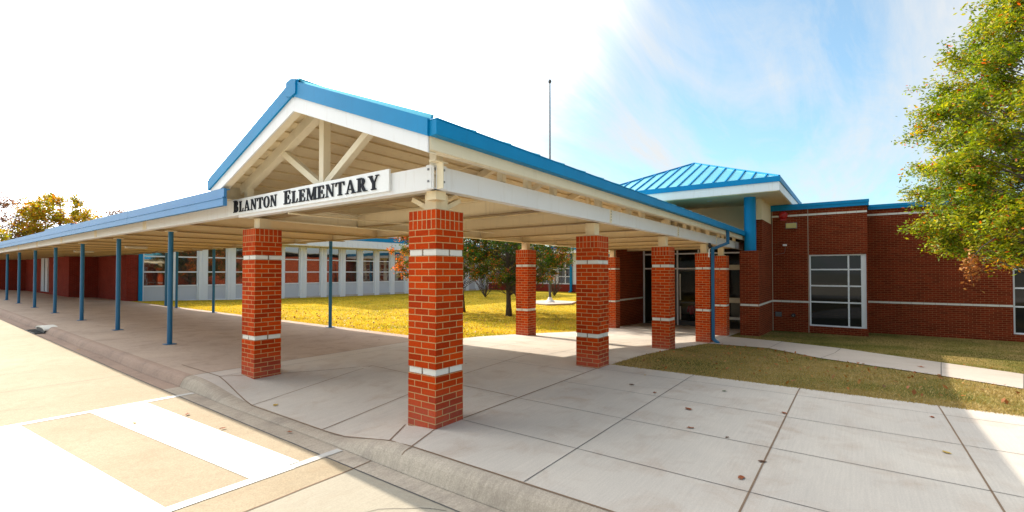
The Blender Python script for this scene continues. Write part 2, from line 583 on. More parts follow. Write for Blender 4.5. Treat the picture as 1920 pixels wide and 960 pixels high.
# kerb with the two flares of the wheelchair ramp
mb = MB()
yy = axis(-30, 2.8, .8) + axis(3.0, 9.2, .1) + axis(9.6, 62, .8)
prof = [(2.88, 0), (2.835, .02), (2.79, .10), (2.755, .28), (2.73, .55), (2.70, 1.0)]
prev = None
for y in yy:
    t = zs(2.87, y) + .001
    bz = zr(0, y) + .004
    cur = [(x + (.012 * math.sin(y * 1.7) if 0 < k else 0), y, t + (bz - t) * k) for x, k in prof]
    if prev:
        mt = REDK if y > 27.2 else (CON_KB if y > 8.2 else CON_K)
        for i in range(len(prof) - 1):
            mb.face([prev[i], prev[i + 1], cur[i + 1], cur[i]][::-1], mt)
    prev = cur
for y in (3.22, 8.15):
    pts = [(x - .003, y, zs(2.87, y) + (zr(0, y) - zs(2.87, y)) * k + .006) for x, k in prof]
    for a, b in zip(pts[:-1], pts[1:]):
        mb.face([a, b, (b[0], y + .014, b[2]), (a[0], y + .014, a[2])], JOINT)
strip(mb, [(2.88, -30), (2.88, 3.2)], .020, zs, JOINT, .004, jit=.2)
strip(mb, [(2.88, 3.2), (2.86, 4.6), (2.85, 6.2), (3.08, 7.75), (3.08, 9.2)], .016, zs, JOINT, .005)
o = tag(mb.build('kerb', smooth=False), kind='structure')

# concrete path towards the right
PTOP = [(16.5, 3.39), (16.2, 1.8), (15.6, .34), (14.25, -1.53), (12.83, -2.53), (11.4, -3.6), (9.8, -5.2), (8.2, -7.5), (7.5, -8.6)]
PLOW = [(13.9, 3.39), (14.1, 1.9), (12.15, .63), (10.64, -1.14), (9.85, -1.94), (8.8, -3.1), (7.9, -4.4), (7.5, -5.2), (7.5, -6.0)]
def path_poly():
    return PTOP + PLOW[::-1]
def inside(p, poly):
    c = False
    j = len(poly) - 1
    for i in range(len(poly)):
        if (poly[i][1] > p[1]) != (poly[j][1] > p[1]) and p[0] < (poly[j][0] - poly[i][0]) * (p[1] - poly[i][1]) / (poly[j][1] - poly[i][1]) + poly[i][0]:
            c = not c
        j = i
    return c
PP = path_poly()
mb = MB()
for i in range(len(PTOP) - 1):
    for k in range(4):
        for q in range(6):
            def pt(u, w):
                a = Vector(PTOP[i]).lerp(Vector(PTOP[i + 1]), w)
                b = Vector(PLOW[i]).lerp(Vector(PLOW[i + 1]), w)
                c = b.lerp(a, u)
                return (c.x, c.y, gz(c.x, c.y) + .008)
            mb.face([pt(q / 6, k / 4), pt((q + 1) / 6, k / 4), pt((q + 1) / 6, (k + 1) / 4), pt(q / 6, (k + 1) / 4)][::-1], CON_L)
for i in (1, 2, 3, 4, 5):
    strip(mb, [PLOW[i], PTOP[i]], .012, gz, JOINTD, .012)
tag(mb.build('path'), kind='structure')

# lawns
def lawn(name, xs, ys, mat, skipf=None, lift=.0):
    mb = MB()
    sheet(mb, xs, ys, lambda x, y: gz(x, y) + lift, lambda x, y: None if skipf and skipf(x, y) else mat)
    return tag(mb.build(name), kind='structure')
lawn('courtyard_lawn', axis(8.0, 40, .8), axis(7.75, 33, .8), GR_Y, None, -.012)
lawn('front_lawn', axis(7.5, 24, .6), axis(-40, 3.4, .6), GR_R, None, -.006)
lawn('side_lawn', axis(24, 60, 6), axis(-60, -5, 6), GR_R, None, -.012)

# ------------------------------------------------------------------ piers
def pier(x, y, ztop, label):
    """x,y = near corner (smallest x and y)"""
    w = .4062
    zb = zs(x + .2, y + .2)
    e = empty('brick_pier', (x + w / 2, y + w / 2, zb), label, 'brick pier', 'brick piers carrying the canopy')
    c = .0677
    z_s = ztop - 3 * c            # soldier rows start
    z_ub = z_s - 3 * c            # top of upper band
    z_lb = z_ub - c - 17 * c      # top of lower band
    mb = MB()
    def ring(z0, z1, mat, ref, inset=0):
        x0, x1, y0, y1 = x + inset, x + w - inset, y + inset, y + w - inset
        W = x1 - x0
        f = [((x0, y1), (x0, y0), -W), ((x0, y0), (x1, y0), 0), ((x1, y0), (x1, y1), W), ((x1, y1), (x0, y1), 2 * W)]
        for a, b, u0 in f:
            mb.face([(a[0], a[1], z0), (b[0], b[1], z0), (b[0], b[1], z1), (a[0], a[1], z1)], mat,
                    [(u0 + 1.2186, z0 - ref), (u0 + W + 1.2186, z0 - ref), (u0 + W + 1.2186, z1 - ref), (u0 + 1.2186, z1 - ref)])
        mb.face([(x0, y0, z1), (x1, y0, z1), (x1, y1, z1), (x0, y1, z1)], mat)
        mb.face([(x0, y0, z0), (x0, y1, z0), (x1, y1, z0), (x1, y0, z0)], mat)
    nrow = math.ceil((z_lb - c - zb) / c)
    ring(zb - .03, z_lb - c, BR_D, z_lb - c - nrow * c)
    ring(z_lb, z_ub - c, BR_L, z_lb - 18 * c + (c if nrow % 2 else 0))
    ring(z_ub, z_s, BR_L, z_ub - 4 * c)
    mb.build('brick_shaft', e)
    mb = MB()
    ring(z_s, ztop, BR_S, z_s)
    mb.build('soldier_course', e)
    for zt in (z_ub, z_lb):
        mb = MB()
        g = .0035
        for i in (0, 1):
            h0, h1 = (.006 + i * (w / 2)), (.006 + i * (w / 2)) + w / 2 - .012 - g
            ins = .010
            mb.box(x + ins, x + ins + .06, y + h0 + .006, y + h1, zt - c + .003, zt - .003, LIME)
            mb.box(x + w - ins - .06, x + w - ins, y + h0 + .006, y + h1, zt - c + .003, zt - .003, LIME)
            mb.box(x + h0 + .006, x + h1, y + ins - .001, y + ins + .06, zt - c + .0035, zt - .0035, LIME)
            mb.box(x + h0 + .006, x + h1, y + w - ins - .06, y + w - ins + .001, zt - c + .0035, zt - .0035, LIME)
        mb.box(x + .02, x + w - .02, y + .02, y + w - .02, zt - c, zt, JOINT)
        mb.build('stone_band', e)
    # steel stub and bracket between pier and beam
    mb = MB()
    cx, cy = x + w / 2, y + w / 2
    mb.box(cx - .085, cx + .085, cy - .085, cy + .085, ztop, 2.40, CREAMD)
    mb.box(cx - .12, cx + .12, cy - .12, cy + .12, ztop, ztop + .02, CREAMD)
    if x < 4 and y < 5:
        for dx, dy in ((1, 0), (0, 1)):
            a = (cx + dx * .06, cy + dy * .06, ztop + .03)
            b = (cx + dx * .34, cy + dy * .34, 2.375)
            mb.beam(a, b, .08, .05, CREAMD)
        mb.box(cx - .16, cx - .02, cy - .16, cy - .02, 2.32, 2.41, CREAMD)
    mb.build('steel_stub', e)
    return e

YN, YF = 3.40, 7.26
pier(3.33, YN, 2.215, 'nearest brick pier, at the corner of the canopy beside the kerb')
pier(7.00, YN, 2.18, 'brick pier at the corner of the front lawn, on the right side of the canopy')
pier(10.62, YN, 2.155, 'brick pier beside the patchy lawn, between the lawn corner pier and the downspout pier')
pier(14.26, YN, 2.125, 'brick pier with the blue downspout standing at its right edge')
pier(16.70, YN + .06, 2.12, 'brick pier between the blue downspout and the wide brick wing wall of the porch')
pier(3.36, YF, 2.235, 'brick pier under the left end of the lettered sign, beside the walkway')
pier(10.60, YF, 2.19, 'brick pier at the edge of the yellow courtyard lawn, alone in front of the trees')
pier(16.42, YF, 2.135, 'distant brick pier in front of the dark porch side wall')

# ------------------------------------------------------------------ gable canopy
can = empty('entrance_canopy', (11, 5.5, 2.4), 'long white gabled canopy with blue metal roof edge, on brick piers over the entrance walk', 'canopy')
X0, X1 = 3.00, 19.45
YE0, YE1, YR = 3.17, 7.90, 5.53
ZE, ZR = 2.97, 3.875
sl = (ZR - ZE) / (YR - YE0)
def I_beam(mb, a, b, z0, z1, mat, w=.12):
    a, b = Vector(a), Vector(b)
    tw = .014
    A = (a.x, a.y, (z0 + z1) / 2); B = (b.x, b.y, (z0 + z1) / 2)
    mb.beam(A, B, .012, z1 - z0 - .02, mat)
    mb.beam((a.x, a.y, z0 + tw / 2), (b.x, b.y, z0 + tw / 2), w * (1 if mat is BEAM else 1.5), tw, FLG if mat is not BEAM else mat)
    mb.beam((a.x, a.y, z1 - tw / 2), (b.x, b.y, z1 - tw / 2), w, tw, mat)
# perimeter beams (channel with the web outwards)
def channel(a, b, out, z0=2.41, z1=2.645, name='perimeter_beam', mat=BEAM):
    mb = MB()
    a, b, out = Vector((*a, 0)), Vector((*b, 0)), Vector((*out, 0))
    zc = (z0 + z1) / 2
    for off, hh, ww, z in ((0, z1 - z0, .014, zc), (-.055, .016, .11, z0 + .008), (-.055, .016, .11, z1 - .008)):
        A = a + out * off; B = b + out * off
        A.z = B.z = z
        mb.beam(A, B, ww, hh, mat)
    return mb.build(name, can)
channel((3.30, YN + .003), (3.30, 7.66), (-1, 0))
channel((3.322, YN - .01), (19.25, YN - .01), (0, -1))
channel((3.36, 7.69), (19.25, 7.69), (0, 1), mat=CREAM)
def plate(boxes, bolts):
    mb = MB()
    for b_ in boxes:
        mb.box(*b_)
    o = mb.build('connection_plate', can)
    for b_ in bolts:
        mb = MB(); mb.box(*b_, GREYM); mb.build('bolt', o)
plate([(3.285, 3.30, 3.425, 3.50, 2.42, 2.655, BEAM)], [(3.275, 3.286, 3.455, 3.475, z, z + .02) for z in (2.48, 2.6)])
plate([(3.37, 3.45, 3.372, 3.385, 2.42, 2.655, BEAM)], [(3.40, 3.42, 3.362, 3.373, z, z + .02) for z in (2.48, 2.6)])
plate([(3.24, 3.42, 3.32, 3.41, 2.672, 2.685, CREAM), (3.325, 3.335, 3.30, 3.40, 2.41, 2.672, CREAM)], [])
for x in (7.42, 11.2, 15.0):
    plate([(x, x + .07, 3.372, 3.384, 2.42, 2.655, CREAM)], [(x + .02, x + .035, 3.364, 3.373, z, z + .015) for z in (2.46, 2.51, 2.56, 2.61)])
for k in range(9):   # cross joists
    x = 3.62 + 1.8275 * k
    if k == 0:
        x = 3.66
    mb = MB()
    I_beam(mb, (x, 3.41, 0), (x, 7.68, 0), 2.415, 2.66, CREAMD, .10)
    mb.build('cross_joist', can)
# trusses
for k, x in enumerate((3.42, 7.2, 10.82, 14.46, 18.1)):
    mb = MB()
    mt = CREAM
    zt = lambda y: (ZE - .16 + sl * (y - YE0)) if y < YR else (ZE - .16 + sl * (YE1 - .01 - y))
    mb.beam((x, YE0 + .12, zt(YE0 + .12)), (x, YR, zt(YR)), .11, .14, mt)
    mb.beam((x, YE1 - .12, zt(YE1 - .12)), (x, YR, zt(YR)), .11, .14, mt)
    mb.beam((x, YR, 2.665), (x, YR, zt(YR) - .02), .10, .10, mt, up=(1, 0, 0))
    for yy_ in (YN + .09, 7.6):
        mb.beam((x, yy_, 2.665), (x, yy_, zt(yy_) - .02), .10, .10, mt, up=(1, 0, 0))
    for s_ in (-1, 1):
        ym = YR + s_ * 1.02
        mb.beam((x, YR + s_ * .06, 2.70), (x, ym, zt(ym) - .05), .085, .085, mt)
    mb.build('truss', can)
# purlin posts along the right eave
for x in (4.45, 5.0, 5.65, 8.4, 9.1, 12.0, 12.7, 13.3, 15.6, 16.2, 16.8):
    mb = MB(); mb.box(x, x + .08, 3.42, 3.50, 2.665, 2.84, CREAM); mb.build('eave_post', can)
# roof skin: blue outside, cream deck with ribs inside
mb = MB()
for (ya, yb) in ((YE0, YR), (YE1, YR)):
    za, zb_ = ZE, ZR
    th = .05
    P = [(X0 + .02, ya, za), (X0 + .02, yb, zb_), (X0 + .02, yb, zb_ - th), (X0 + .02, ya, za - th)]
    mb.prism(P, (X1 - X0 - .02, 0, 0), ROOFM)
mb.build('roof_panel', can)
mb = MB()
for (ya, yb) in ((YE0 - .02, YR), (YE1 + .02, YR)):
    n = 27
    for i in range(n + 1):
        x = X0 + .03 + (X1 - X0 - .08) * i / n
        mb.beam((x, ya, ZE + .032), (x, yb, ZR + .037), .03, .06, ROOFM)
mb.beam((X0 + .0, YR, ZR + .03), (X1, YR, ZR + .03), .22, .05, ROOFM)
mb.build('roof_seam', can)
mb = MB()
for (ya, yb) in ((YE0, YR), (YE1, YR)):
    n = 10
    zo = -.056
    P = [(X0 + .05, ya, ZE + zo), (X0 + .05, yb, ZR + zo), (X0 + .05, yb, ZR + zo - .006), (X0 + .05, ya, ZE + zo - .006)]
    mb.prism(P, (X1 - X0 - .1, 0, 0), CREAMD)
    for i in range(n):
        t = (i + .5) / n
        y = ya + (yb - ya) * t
        z = ZE + (ZR - ZE) * t + zo - .02
        mb.beam((X0 + .05, y, z), (X1 - .05, y, z), .13, .032, CREAMD, up=(0, -sl * (1 if yb > ya else -1), 1))
mb.build('ribbed_deck', can)
# eave fascias
for ya, s_ in ((YE0, -1), (YE1, 1)):
    mb = MB()
    y0, y1 = sorted((ya, ya + s_ * .02))
    mb.box(X0 + .02, X1 - .2, y0, y1, ZE - .262, ZE - .05, CREAM)
    mb.box(X0 + .02, X1 - .2, min(ya, ya - s_ * .07), max(ya, ya - s_ * .07), ZE - .270, ZE - .258, CREAM)
    mb.build('eave_fascia', can)
    mb = MB()      # gutter
    y0, y1 = sorted((ya + s_ * .021, ya + s_ * .12))
    mb.box(X0 - .01, X1, y0, y1, ZE - .145, ZE - .005, BLUE)
    mb.box(X0 - .012, X1, y0 - .008 if s_ < 0 else y0, y1 if s_ < 0 else y1 + .008, ZE - .006, ZE + .008, BLUE)
    mb.build('gutter', can, bevel=.006)
# rakes at the front gable
mb = MB()
for ya in (YE0 - .02, YE1 + .02):
    za = ZE - .012
    P = [(X0 - .03, ya, za + .03), (X0 - .03, YR, ZR + .045), (X0 - .03, YR, ZR - .15), (X0 - .03, ya, za - .135)]
    mb.prism(P, (.03, 0, 0), BLUE)
    P = [(X0, ya, za + .03), (X0, YR, ZR + .045), (X0, YR, ZR + .03), (X0, ya, za + .015)]
    mb.prism(P, (.12, 0, 0), BLUE)
P = [(X0 - .045, YR - .11, ZR + .03), (X0 - .045, YR, ZR + .055), (X0 - .045, YR + .11, ZR + .03), (X0 - .045, YR + .11, ZR - .14), (X0 - .045, YR, ZR - .165), (X0 - .045, YR - .11, ZR - .14)]
mb.prism(P, (.22, 0, 0), BLUE)
mb.build('rake_trim', can)
mb = MB()
for ya in (YE0, YE1):
    P = [(X0 - .005, ya, ZE - .13), (X0 - .005, YR, ZR - .14), (X0 - .005, YR, ZR - .33), (X0 - .005, ya, ZE - .29)]
    mb.prism(P, (.02, 0, 0), BEAM)
    P = [(X0 + .016, ya, ZE - .278), (X0 + .016, YR, ZR - .318), (X0 + .016, YR, ZR - .33), (X0 + .016, ya, ZE - .29)]
    mb.prism(P, (.09, 0, 0), CREAM)
mb.build('rake_board', can)
# conduit and gusset lamp under the deck
mb = MB()
mb.tube([(3.3, 6.2, 2.37), (4.2, 6.1, 2.37), (7.4, 5.9, 2.37)], [.012] * 3, CREAMD)
mb.tube([(5.0, 4.1, 3.05), (5.3, 4.5, 3.2), (6.0, 6.0, 3.3)], [.012] * 3, CREAMD)
mb.build('conduit', can)
mb = MB()
mb.box(5.2, 5.5, 3.7, 4.05, 3.02, 3.10, CREAMD)
mb.tube([(5.35, 3.9, 3.0), (5.35, 3.9, 3.1)], [.12, .12], CREAMD, 12)
mb.build('lamp_housing', can)
# downspout at the right gutter
mb = MB()
def dspipe(pts):
    for a, b in zip(pts[:-1], pts[1:]):
        a_, b_ = Vector(a), Vector(b)
        vert = abs((b_ - a_).normalized().z) > .9
        mb.beam(a, b, .085, .07, BLUEP, up=(1, 0, 0) if vert else (0, 0, 1))
dspipe([(15.2, 3.10, 2.86), (15.2, 3.10, 2.42)])
dspipe([(15.22, 3.12, 2.45), (14.32, 3.30, 2.26)])
dspipe([(14.36, 3.34, 2.30), (14.36, 3.34, -.38)])
dspipe([(14.36, 3.34, -.36), (14.30, 3.18, -.465)])
mb.build('downspout', can, bevel=.008)

# flood lamp beside downspout
e = empty('flood_lamp', (14.0, 3.34, 2.3), 'small brown flood lamp on a white bracket at the downspout elbow', 'flood lamp')
mb = MB()
mb.tube([(14.0, 3.34, 2.40), (14.0, 3.34, 2.33), (14.0, 3.30, 2.27)], [.03, .05, .075], BLACKM, 12)
mb.build('lamp_head', e)
mb = MB(); mb.tube([(14.07, 3.36, 2.30), (14.09, 3.38, 2.0)], [.02, .02], BEAM); mb.build('bracket', e)

# ------------------------------------------------------------------ sign
sg = empty('name_sign', (3.27, 6.0, 2.56), 'long white board reading BLANTON ELEMENTARY in dark serif capitals, on the canopy beam', 'sign')
mb = MB()
mb.box(3.262, 3.290, 4.05, 7.95, 2.448, 2.690, SIGNW)
mb.build('sign_board', sg, bevel=.003)
# serif capitals from strokes, in a unit box (height 1), thick strokes .2, hairlines .07
TH, HL, SE = .235, .085, .10
def ser(x0, x1, top):
    y0, y1 = (1 - HL, 1) if top else (0, HL)
    return [(x0 - SE, y0), (x1 + SE, y0), (x1 + SE, y1), (x0 - SE, y1)]
def arcpoly(cx, cy, rx, ry, t, a0, a1, n=14, thin=.07):
    """crescent bowl: outer arc and inner arc, thickest at the side"""
    o = [(cx + rx * math.cos(a0 + (a1 - a0) * i / n), cy + ry * math.sin(a0 + (a1 - a0) * i / n)) for i in range(n + 1)]
    i_ = [(cx + (rx - t) * math.cos(a0 + (a1 - a0) * i / n), cy + (ry - thin) * math.sin(a0 + (a1 - a0) * i / n)) for i in range(n + 1)]
    return o, i_
def glyph(ch):
    P, A, w = [], [], .8
    rect = lambda x0, x1, y0, y1: P.append([(x0, y0), (x1, y0), (x1, y1), (x0, y1)])
    if ch in 'BLER':
        rect(.1, .1 + TH, 0, 1)
    if ch == 'B':
        P.append([(0, 0), (.42, 0), (.42, HL), (0, HL)]); P.append([(0, 1 - HL), (.4, 1 - HL), (.4, 1), (0, 1)]); rect(.3, .4, .48, .55)
        A += [arcpoly(.38, .75, .30, .25, TH, -math.pi / 2, math.pi / 2), arcpoly(.40, .27, .34, .27, TH, -math.pi / 2, math.pi / 2)]; w = .78
    if ch == 'L':
        P.append([(0, 0), (.66, 0), (.72, .34), (.66, .34), (.58, HL), (0, HL)]); P.append(ser(.1, .1 + TH, True)); w = .74
    if ch == 'E':
        P.append([(0, 0), (.70, 0), (.76, .32), (.70, .32), (.62, HL), (0, HL)])
        P.append([(0, 1), (.68, 1), (.70, .72), (.64, .72), (.58, 1 - HL), (0, 1 - HL)])
        rect(.3, .52, .47, .54); rect(.50, .56, .34, .67); w = .78
    if ch == 'R':
        P.append([(0, 0), (.42, 0), (.42, HL), (0, HL)]); P.append([(0, 1 - HL), (.4, 1 - HL), (.4, 1), (0, 1)]); rect(.3, .42, .44, .51)
        A += [arcpoly(.40, .72, .32, .28, TH, -math.pi / 2, math.pi / 2)]
        P.append([(.36, .47), (.58, .47), (.84, 0), (.60, 0)]); rect(.60, .94, 0, HL * .7); w = .92
    if ch == 'A':
        P.append([(.40, 1), (.52, 1), (.88, 0), (.66, 0)]); P.append([(.40, 1), (.46, .92), (.18, 0), (.11, 0)])
        rect(.22, .70, .28, .35); rect(0, .30, 0, HL * .8); rect(.56, .98, 0, HL * .8); w = .98
    if ch == 'N':
        rect(.12, .19, 0, 1); rect(.74, .81, 0, 1)
        P.append([(.06, 1), (.32, 1), (.81, 0), (.70, 0), (.06, .95)]); rect(0, .32, 0, HL * .8); rect(.62, .94, 1 - HL * .8, 1); w = .94
    if ch == 'T':
        rect(.33, .33 + TH, 0, 1); P.append(ser(.33, .33 + TH, False))
        P.append([(.0, .70), (.05, .70), (.14, 1 - HL), (.74, 1 - HL), (.83, .70), (.88, .70), (.86, 1), (.02, 1)]); w = .88
    if ch == 'O':
        A += [arcpoly(.45, .5, .45, .52, TH, 0, math.pi, 20), arcpoly(.45, .5, .45, .52, TH, math.pi, 2 * math.pi, 20)]; w = .9
    if ch == 'M':
        rect(.12, .19, 0, 1); rect(.84, .84 + TH, 0, 1)
        P.append([(.08, 1), (.32, 1), (.64, 0), (.54, 0)]); P.append([(.84, 1), (.94, 1), (.62, 0), (.56, 0)])
        rect(0, .32, 0, HL * .8); P.append(ser(.84, .84 + TH, False)); rect(.84, 1.14, 1 - HL * .8, 1); rect(0, .2, 1 - HL * .8, 1); w = 1.14
    if ch == 'Y':
        rect(.36, .36 + TH, 0, .48); P.append([(.06, 1), (.30, 1), (.56, .44), (.36, .44)]); P.append([(.76, 1), (.84, 1), (.56, .42), (.48, .46)])
        P.append(ser(.36, .36 + TH, False)); rect(0, .38, 1 - HL * .8, 1); rect(.64, .94, 1 - HL * .8, 1); w = .94
    return P, A, w
def word(txt, y_start, y_end, caph, smallh, zb):
    gap = .10
    tot = 0
    for i, ch in enumerate(txt):
        h = caph if i == 0 else smallh
        tot += glyph(ch)[2] * h + gap * h
    tot -= gap * smallh
    k = (y_start - y_end) / tot
    y = y_start
    for i, ch in enumerate(txt):
        h = caph if i == 0 else smallh
        P, A, w = glyph(ch)
        mb = MB()
        xo = 3.262
        n_ = 0
        def emit(poly):
            nonlocal n_
            n_ += 1
            pts = [(xo - .0005, y - px * h * k, zb + pz * h) for px, pz in poly]
            mb.prism(pts, (-.010 - .0007 * n_, 0, 0), SIGNB)
        for p in P:
            emit(p)
        for o_, i_ in A:
            for q in range(len(o_) - 1):
                n_ -= 1
                emit([o_[q], o_[q + 1], i_[q + 1], i_[q]])
            n_ += 1
        mb.build('letter_' + ch.lower(), sg)
        y -= (w + gap) * h * k
word('BLANTON', 7.75, 6.43, .182, .160, 2.486)
word('ELEMENTARY', 6.24, 4.21, .182, .160, 2.486)

# ------------------------------------------------------------------ walkway roof
wk = empty('walkway_canopy', (5.5, 30, 2.6), 'long flat walkway roof with pale blue fascia running left from the gabled canopy', 'canopy')
YW0, YW1 = 7.93, 58
mb = MB()
mb.box(3.03, 8.05, YW0, YW1, 2.70, 2.775, SOFFIT)
mb.build('roof_deck', wk)
mb = MB()
n = 11
for i in range(n):
    a, b = 7.30 + (YW1 - 7.30) * i / n, 7.30 + (YW1 - 7.30) * (i + 1) / n - .008
    if i:
        a = 7.30 + 4.55 * i; b = a + 4.542
    else:
        b = 11.842; a = 7.42
    mb.box(2.985, 3.025, a, b, 2.665, 2.80, BLUE2)
    mb.box(2.965, 3.02, a, b, 2.655, 2.672, BLUE2)
    mb.box(2.975, 3.03, a, b, 2.545, 2.66, BLUE2)
mb.box(3.02, 3.07, 7.42, 57.5, 2.785, 2.797, BLUE2)
mb.build('front_fascia', wk)
mb = MB(); mb.box(8.05, 8.09, 8.1, 31.3, 2.60, 2.80, BLUE2); mb.build('rear_fascia', wk)
mb = MB()
I_beam(mb, (3.33, 7.72, 0), (3.33, YW1, 0), 2.44, 2.70, BEAM, .12)
mb.box(3.268, 3.275, 7.95, YW1, 2.45, 2.69, BEAM)
for y in (11.84, 15.5, 19.2, 22.8, 26.4, 29.9, 33.1):
    mb.box(3.262, 3.269, y - .1, y + .1, 2.45, 2.69, CREAM)
mb.build('front_beam', wk)
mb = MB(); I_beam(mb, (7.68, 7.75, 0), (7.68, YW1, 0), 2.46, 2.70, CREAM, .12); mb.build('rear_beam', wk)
y = 8.0
while y < 57:
    mb = MB()
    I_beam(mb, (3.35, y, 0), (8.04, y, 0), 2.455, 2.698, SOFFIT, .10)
    mb.build('roof_joist', wk)
    y += 2.0

ords = ['nearest', 'second', 'third', 'fourth', 'fifth', 'sixth', 'seventh']
cnt = 0
pm = None
def post(x, y, ztop, label, group, r=.049):
    zb = zs(x, y)
    e = empty('roof_post', (x, y, zb), label, 'post', group)
    mb = MB()
    mb.tube([(x, y, zb), (x, y, ztop)], [r, r], BLUEP, 14)
    mb.build('pole', e, smooth=False)
    mb = MB()
    mb.box(x - .10, x + .10, y - .10, y + .10, zb - .005, zb + .012, BLUEP)
    mb.build('base_plate', e)
    mb = MB()
    mb.box(x - .09, x + .09, y - .09, y + .09, ztop - .006, ztop + .012, CREAM)
    mb.build('cap_plate', e)
for i, y in enumerate((11.87, 15.56, 19.2, 22.85, 26.45, 29.98, 33.2, 36.9)):
    lab = ['nearest', 'second', 'third', 'fourth', 'fifth', 'sixth', 'seventh', 'eighth'][i] + ' round blue post from the brick piers in the kerb side row'
    post(3.75 if i else 3.74, y, 2.445, lab, 'round blue posts along the kerb side of the walkway')
for i, y in enumerate((12.12, 16.0, 19.95, 23.7)):
    lab = ['nearest slim blue lawn side post, seen between two brick piers',
           'slim blue lawn side post right behind the sign end brick pier',
           'slim blue lawn side post left of the sign end brick pier',
           'farthest slim blue lawn side post, beside a thick blue one'][i]
    post(7.70, y, 2.46, lab, 'slim blue posts along the lawn side of the walkway', .047)
post(7.95, 25.6, 2.46, 'thick blue lawn side post at the far end of the row', 'slim blue posts along the lawn side of the walkway', .1)
for k, (x, y) in enumerate(((5.9, 12.4), (5.4, 20.4), (5.2, 26.4))):
    e = empty('ceiling_light', (x, y, 2.4), ['cream ceiling light under the walkway roof nearest the brick piers', 'cream ceiling light halfway along the walkway roof', 'cream ceiling light farthest along the walkway roof'][k], 'ceiling light', 'ceiling lights under the walkway roof')
    mb = MB(); mb.box(x - .3, x + .3, y - .12, y + .12, 2.40, 2.455, LIME); mb.build('lamp_cover', e, bevel=.01)
    mb = MB(); mb.box(x - .31, x + .31, y - .13, y + .13, 2.455, 2.47, BEAM); mb.build('lamp_base', e)

# ------------------------------------------------------------------ windows
def window(parent, plane, c, a0, a1, z0, z1, cols, rows, fw=.05, fm=WHITE, gm=GLASS, panel=None, depth=.08, out=-1, name='window', edge=None):
    """plane 'x': wall plane at x=c spanning y a0..a1; plane 'y': wall at y=c spanning x. cols/rows: inner mullion positions"""
    mb = MB()
    d0, d1 = sorted((c + out * .012, c - out * depth))
    def bx(mb, u0, u1, v0, v1, mt, e0=d0, e1=d1):
        if plane == 'x':
            mb.box(e0, e1, u0, u1, v0, v1, mt)
        else:
            mb.box(u0, u1, e0, e1, v0, v1, mt)
    ew = edge or fw
    bx(mb, a0, a0 + ew, z0, z1, fm); bx(mb, a1 - fw, a1, z0, z1, fm)
    bx(mb, a0 + ew, a1 - fw, z0, z0 + fw, fm); bx(mb, a0 + ew, a1 - fw, z1 - fw, z1, fm)
    e2 = sorted((c + out * .004, c - out * (depth - .01)))
    for cc in cols:
        bx(mb, cc - fw / 2, cc + fw / 2, z0 + fw, z1 - fw, fm, *e2)
    e3 = sorted((c + out * .001, c - out * (depth - .015)))
    for rr in rows:
        bx(mb, a0 + ew, a1 - fw, rr - fw / 2, rr + fw / 2, fm, *e3)
    w = mb.build(name, parent)
    mb = MB()
    g = sorted((c - out * .035, c - out * .045))
    lo = z0 + .01
    if panel:
        lo = panel
    bx(mb, a0 + .01, a1 - .01, lo, z1 - .01, gm, *g)
    p = mb.build('pane', w)
    if panel:
        mb = MB()
        g = sorted((c - out * .03, c - out * .05))
        bx(mb, a0 + .01, a1 - .01, z0 + .01, panel - .001, PANEL, *g)
        mb.build('lower_panel', w)
    return w

# ------------------------------------------------------------------ entrance building
eb = empty('entrance_building', (21, 3, -.65), 'dark red brick entrance building with white stripes and a hipped blue porch roof', 'building')
F1, F2 = 20.6, 22.1
YA = -.34       # corner between the two facades
def wallx(mb, x, y0, y1, z0, z1, holes, mat, ref):
    """wall facing -X at x with rectangular holes [(y0,y1,z0,z1)] (holes share no columns)"""
    ys_ = sorted({y0, y1} | {h[0] for h in holes} | {h[1] for h in holes})
    for a, b in zip(ys_[:-1], ys_[1:]):
        h = [q for q in holes if q[0] <= a and q[1] >= b]
        segs = [(z0, z1)] if not h else [(z0, h[0][2]), (h[0][3], z1)]
        for c, d in segs:
            if d - c > .001:
                mb.face([(x, b, c), (x, a, c), (x, a, d), (x, b, d)], mat, None, ref)
REF = (F1, 2.60, -.9)
mb = MB()
ZB = -.95
W1 = (-.22, 1.40, -.42, 2.22)
W2 = (-6.6, -4.15, -.46, 2.22)
W3 = (-16.6, -14.15, -.46, 2.22)
wallx(mb, F1, YA, 2.62, ZB, 3.94, [(-.30, 1.40, -.42, 2.22)], BR_W, REF)
mb.face([(F1, YA, ZB), (F2, YA, ZB), (F2, YA, 3.94), (F1, YA, 3.94)], BR_W, None, REF)
wallx(mb, F2, -30, YA, ZB, 3.93, [W2, W3], BR_W, (F2, YA, -.9))
# window reveals
for x, (a, b, c, d) in ((F1, (-.30, 1.40, -.42, 2.22)), (F2, W2), (F2, W3)):
    for pts in ([(x, a, c), (x + .2, a, c), (x + .2, b, c), (x, b, c)], [(x, a, d), (x, b, d), (x + .2, b, d), (x + .2, a, d)],
                [(x, a, c), (x, a, d), (x + .2, a, d), (x + .2, a, c)], [(x, b, c), (x + .2, b, c), (x + .2, b, d), (x, b, d)]):
        mb.face(pts, BR_W)
# porch wing wall: low front part, tall rear part
mb.box(17.50, 18.35, 2.62, 3.20, ZB, 2.30, BR_W, (17.5, 2.62, -.9))
mb.box(18.35, 20.61, 2.62, 3.20, ZB, 3.42, BR_W, (17.5, 2.62, -.9))
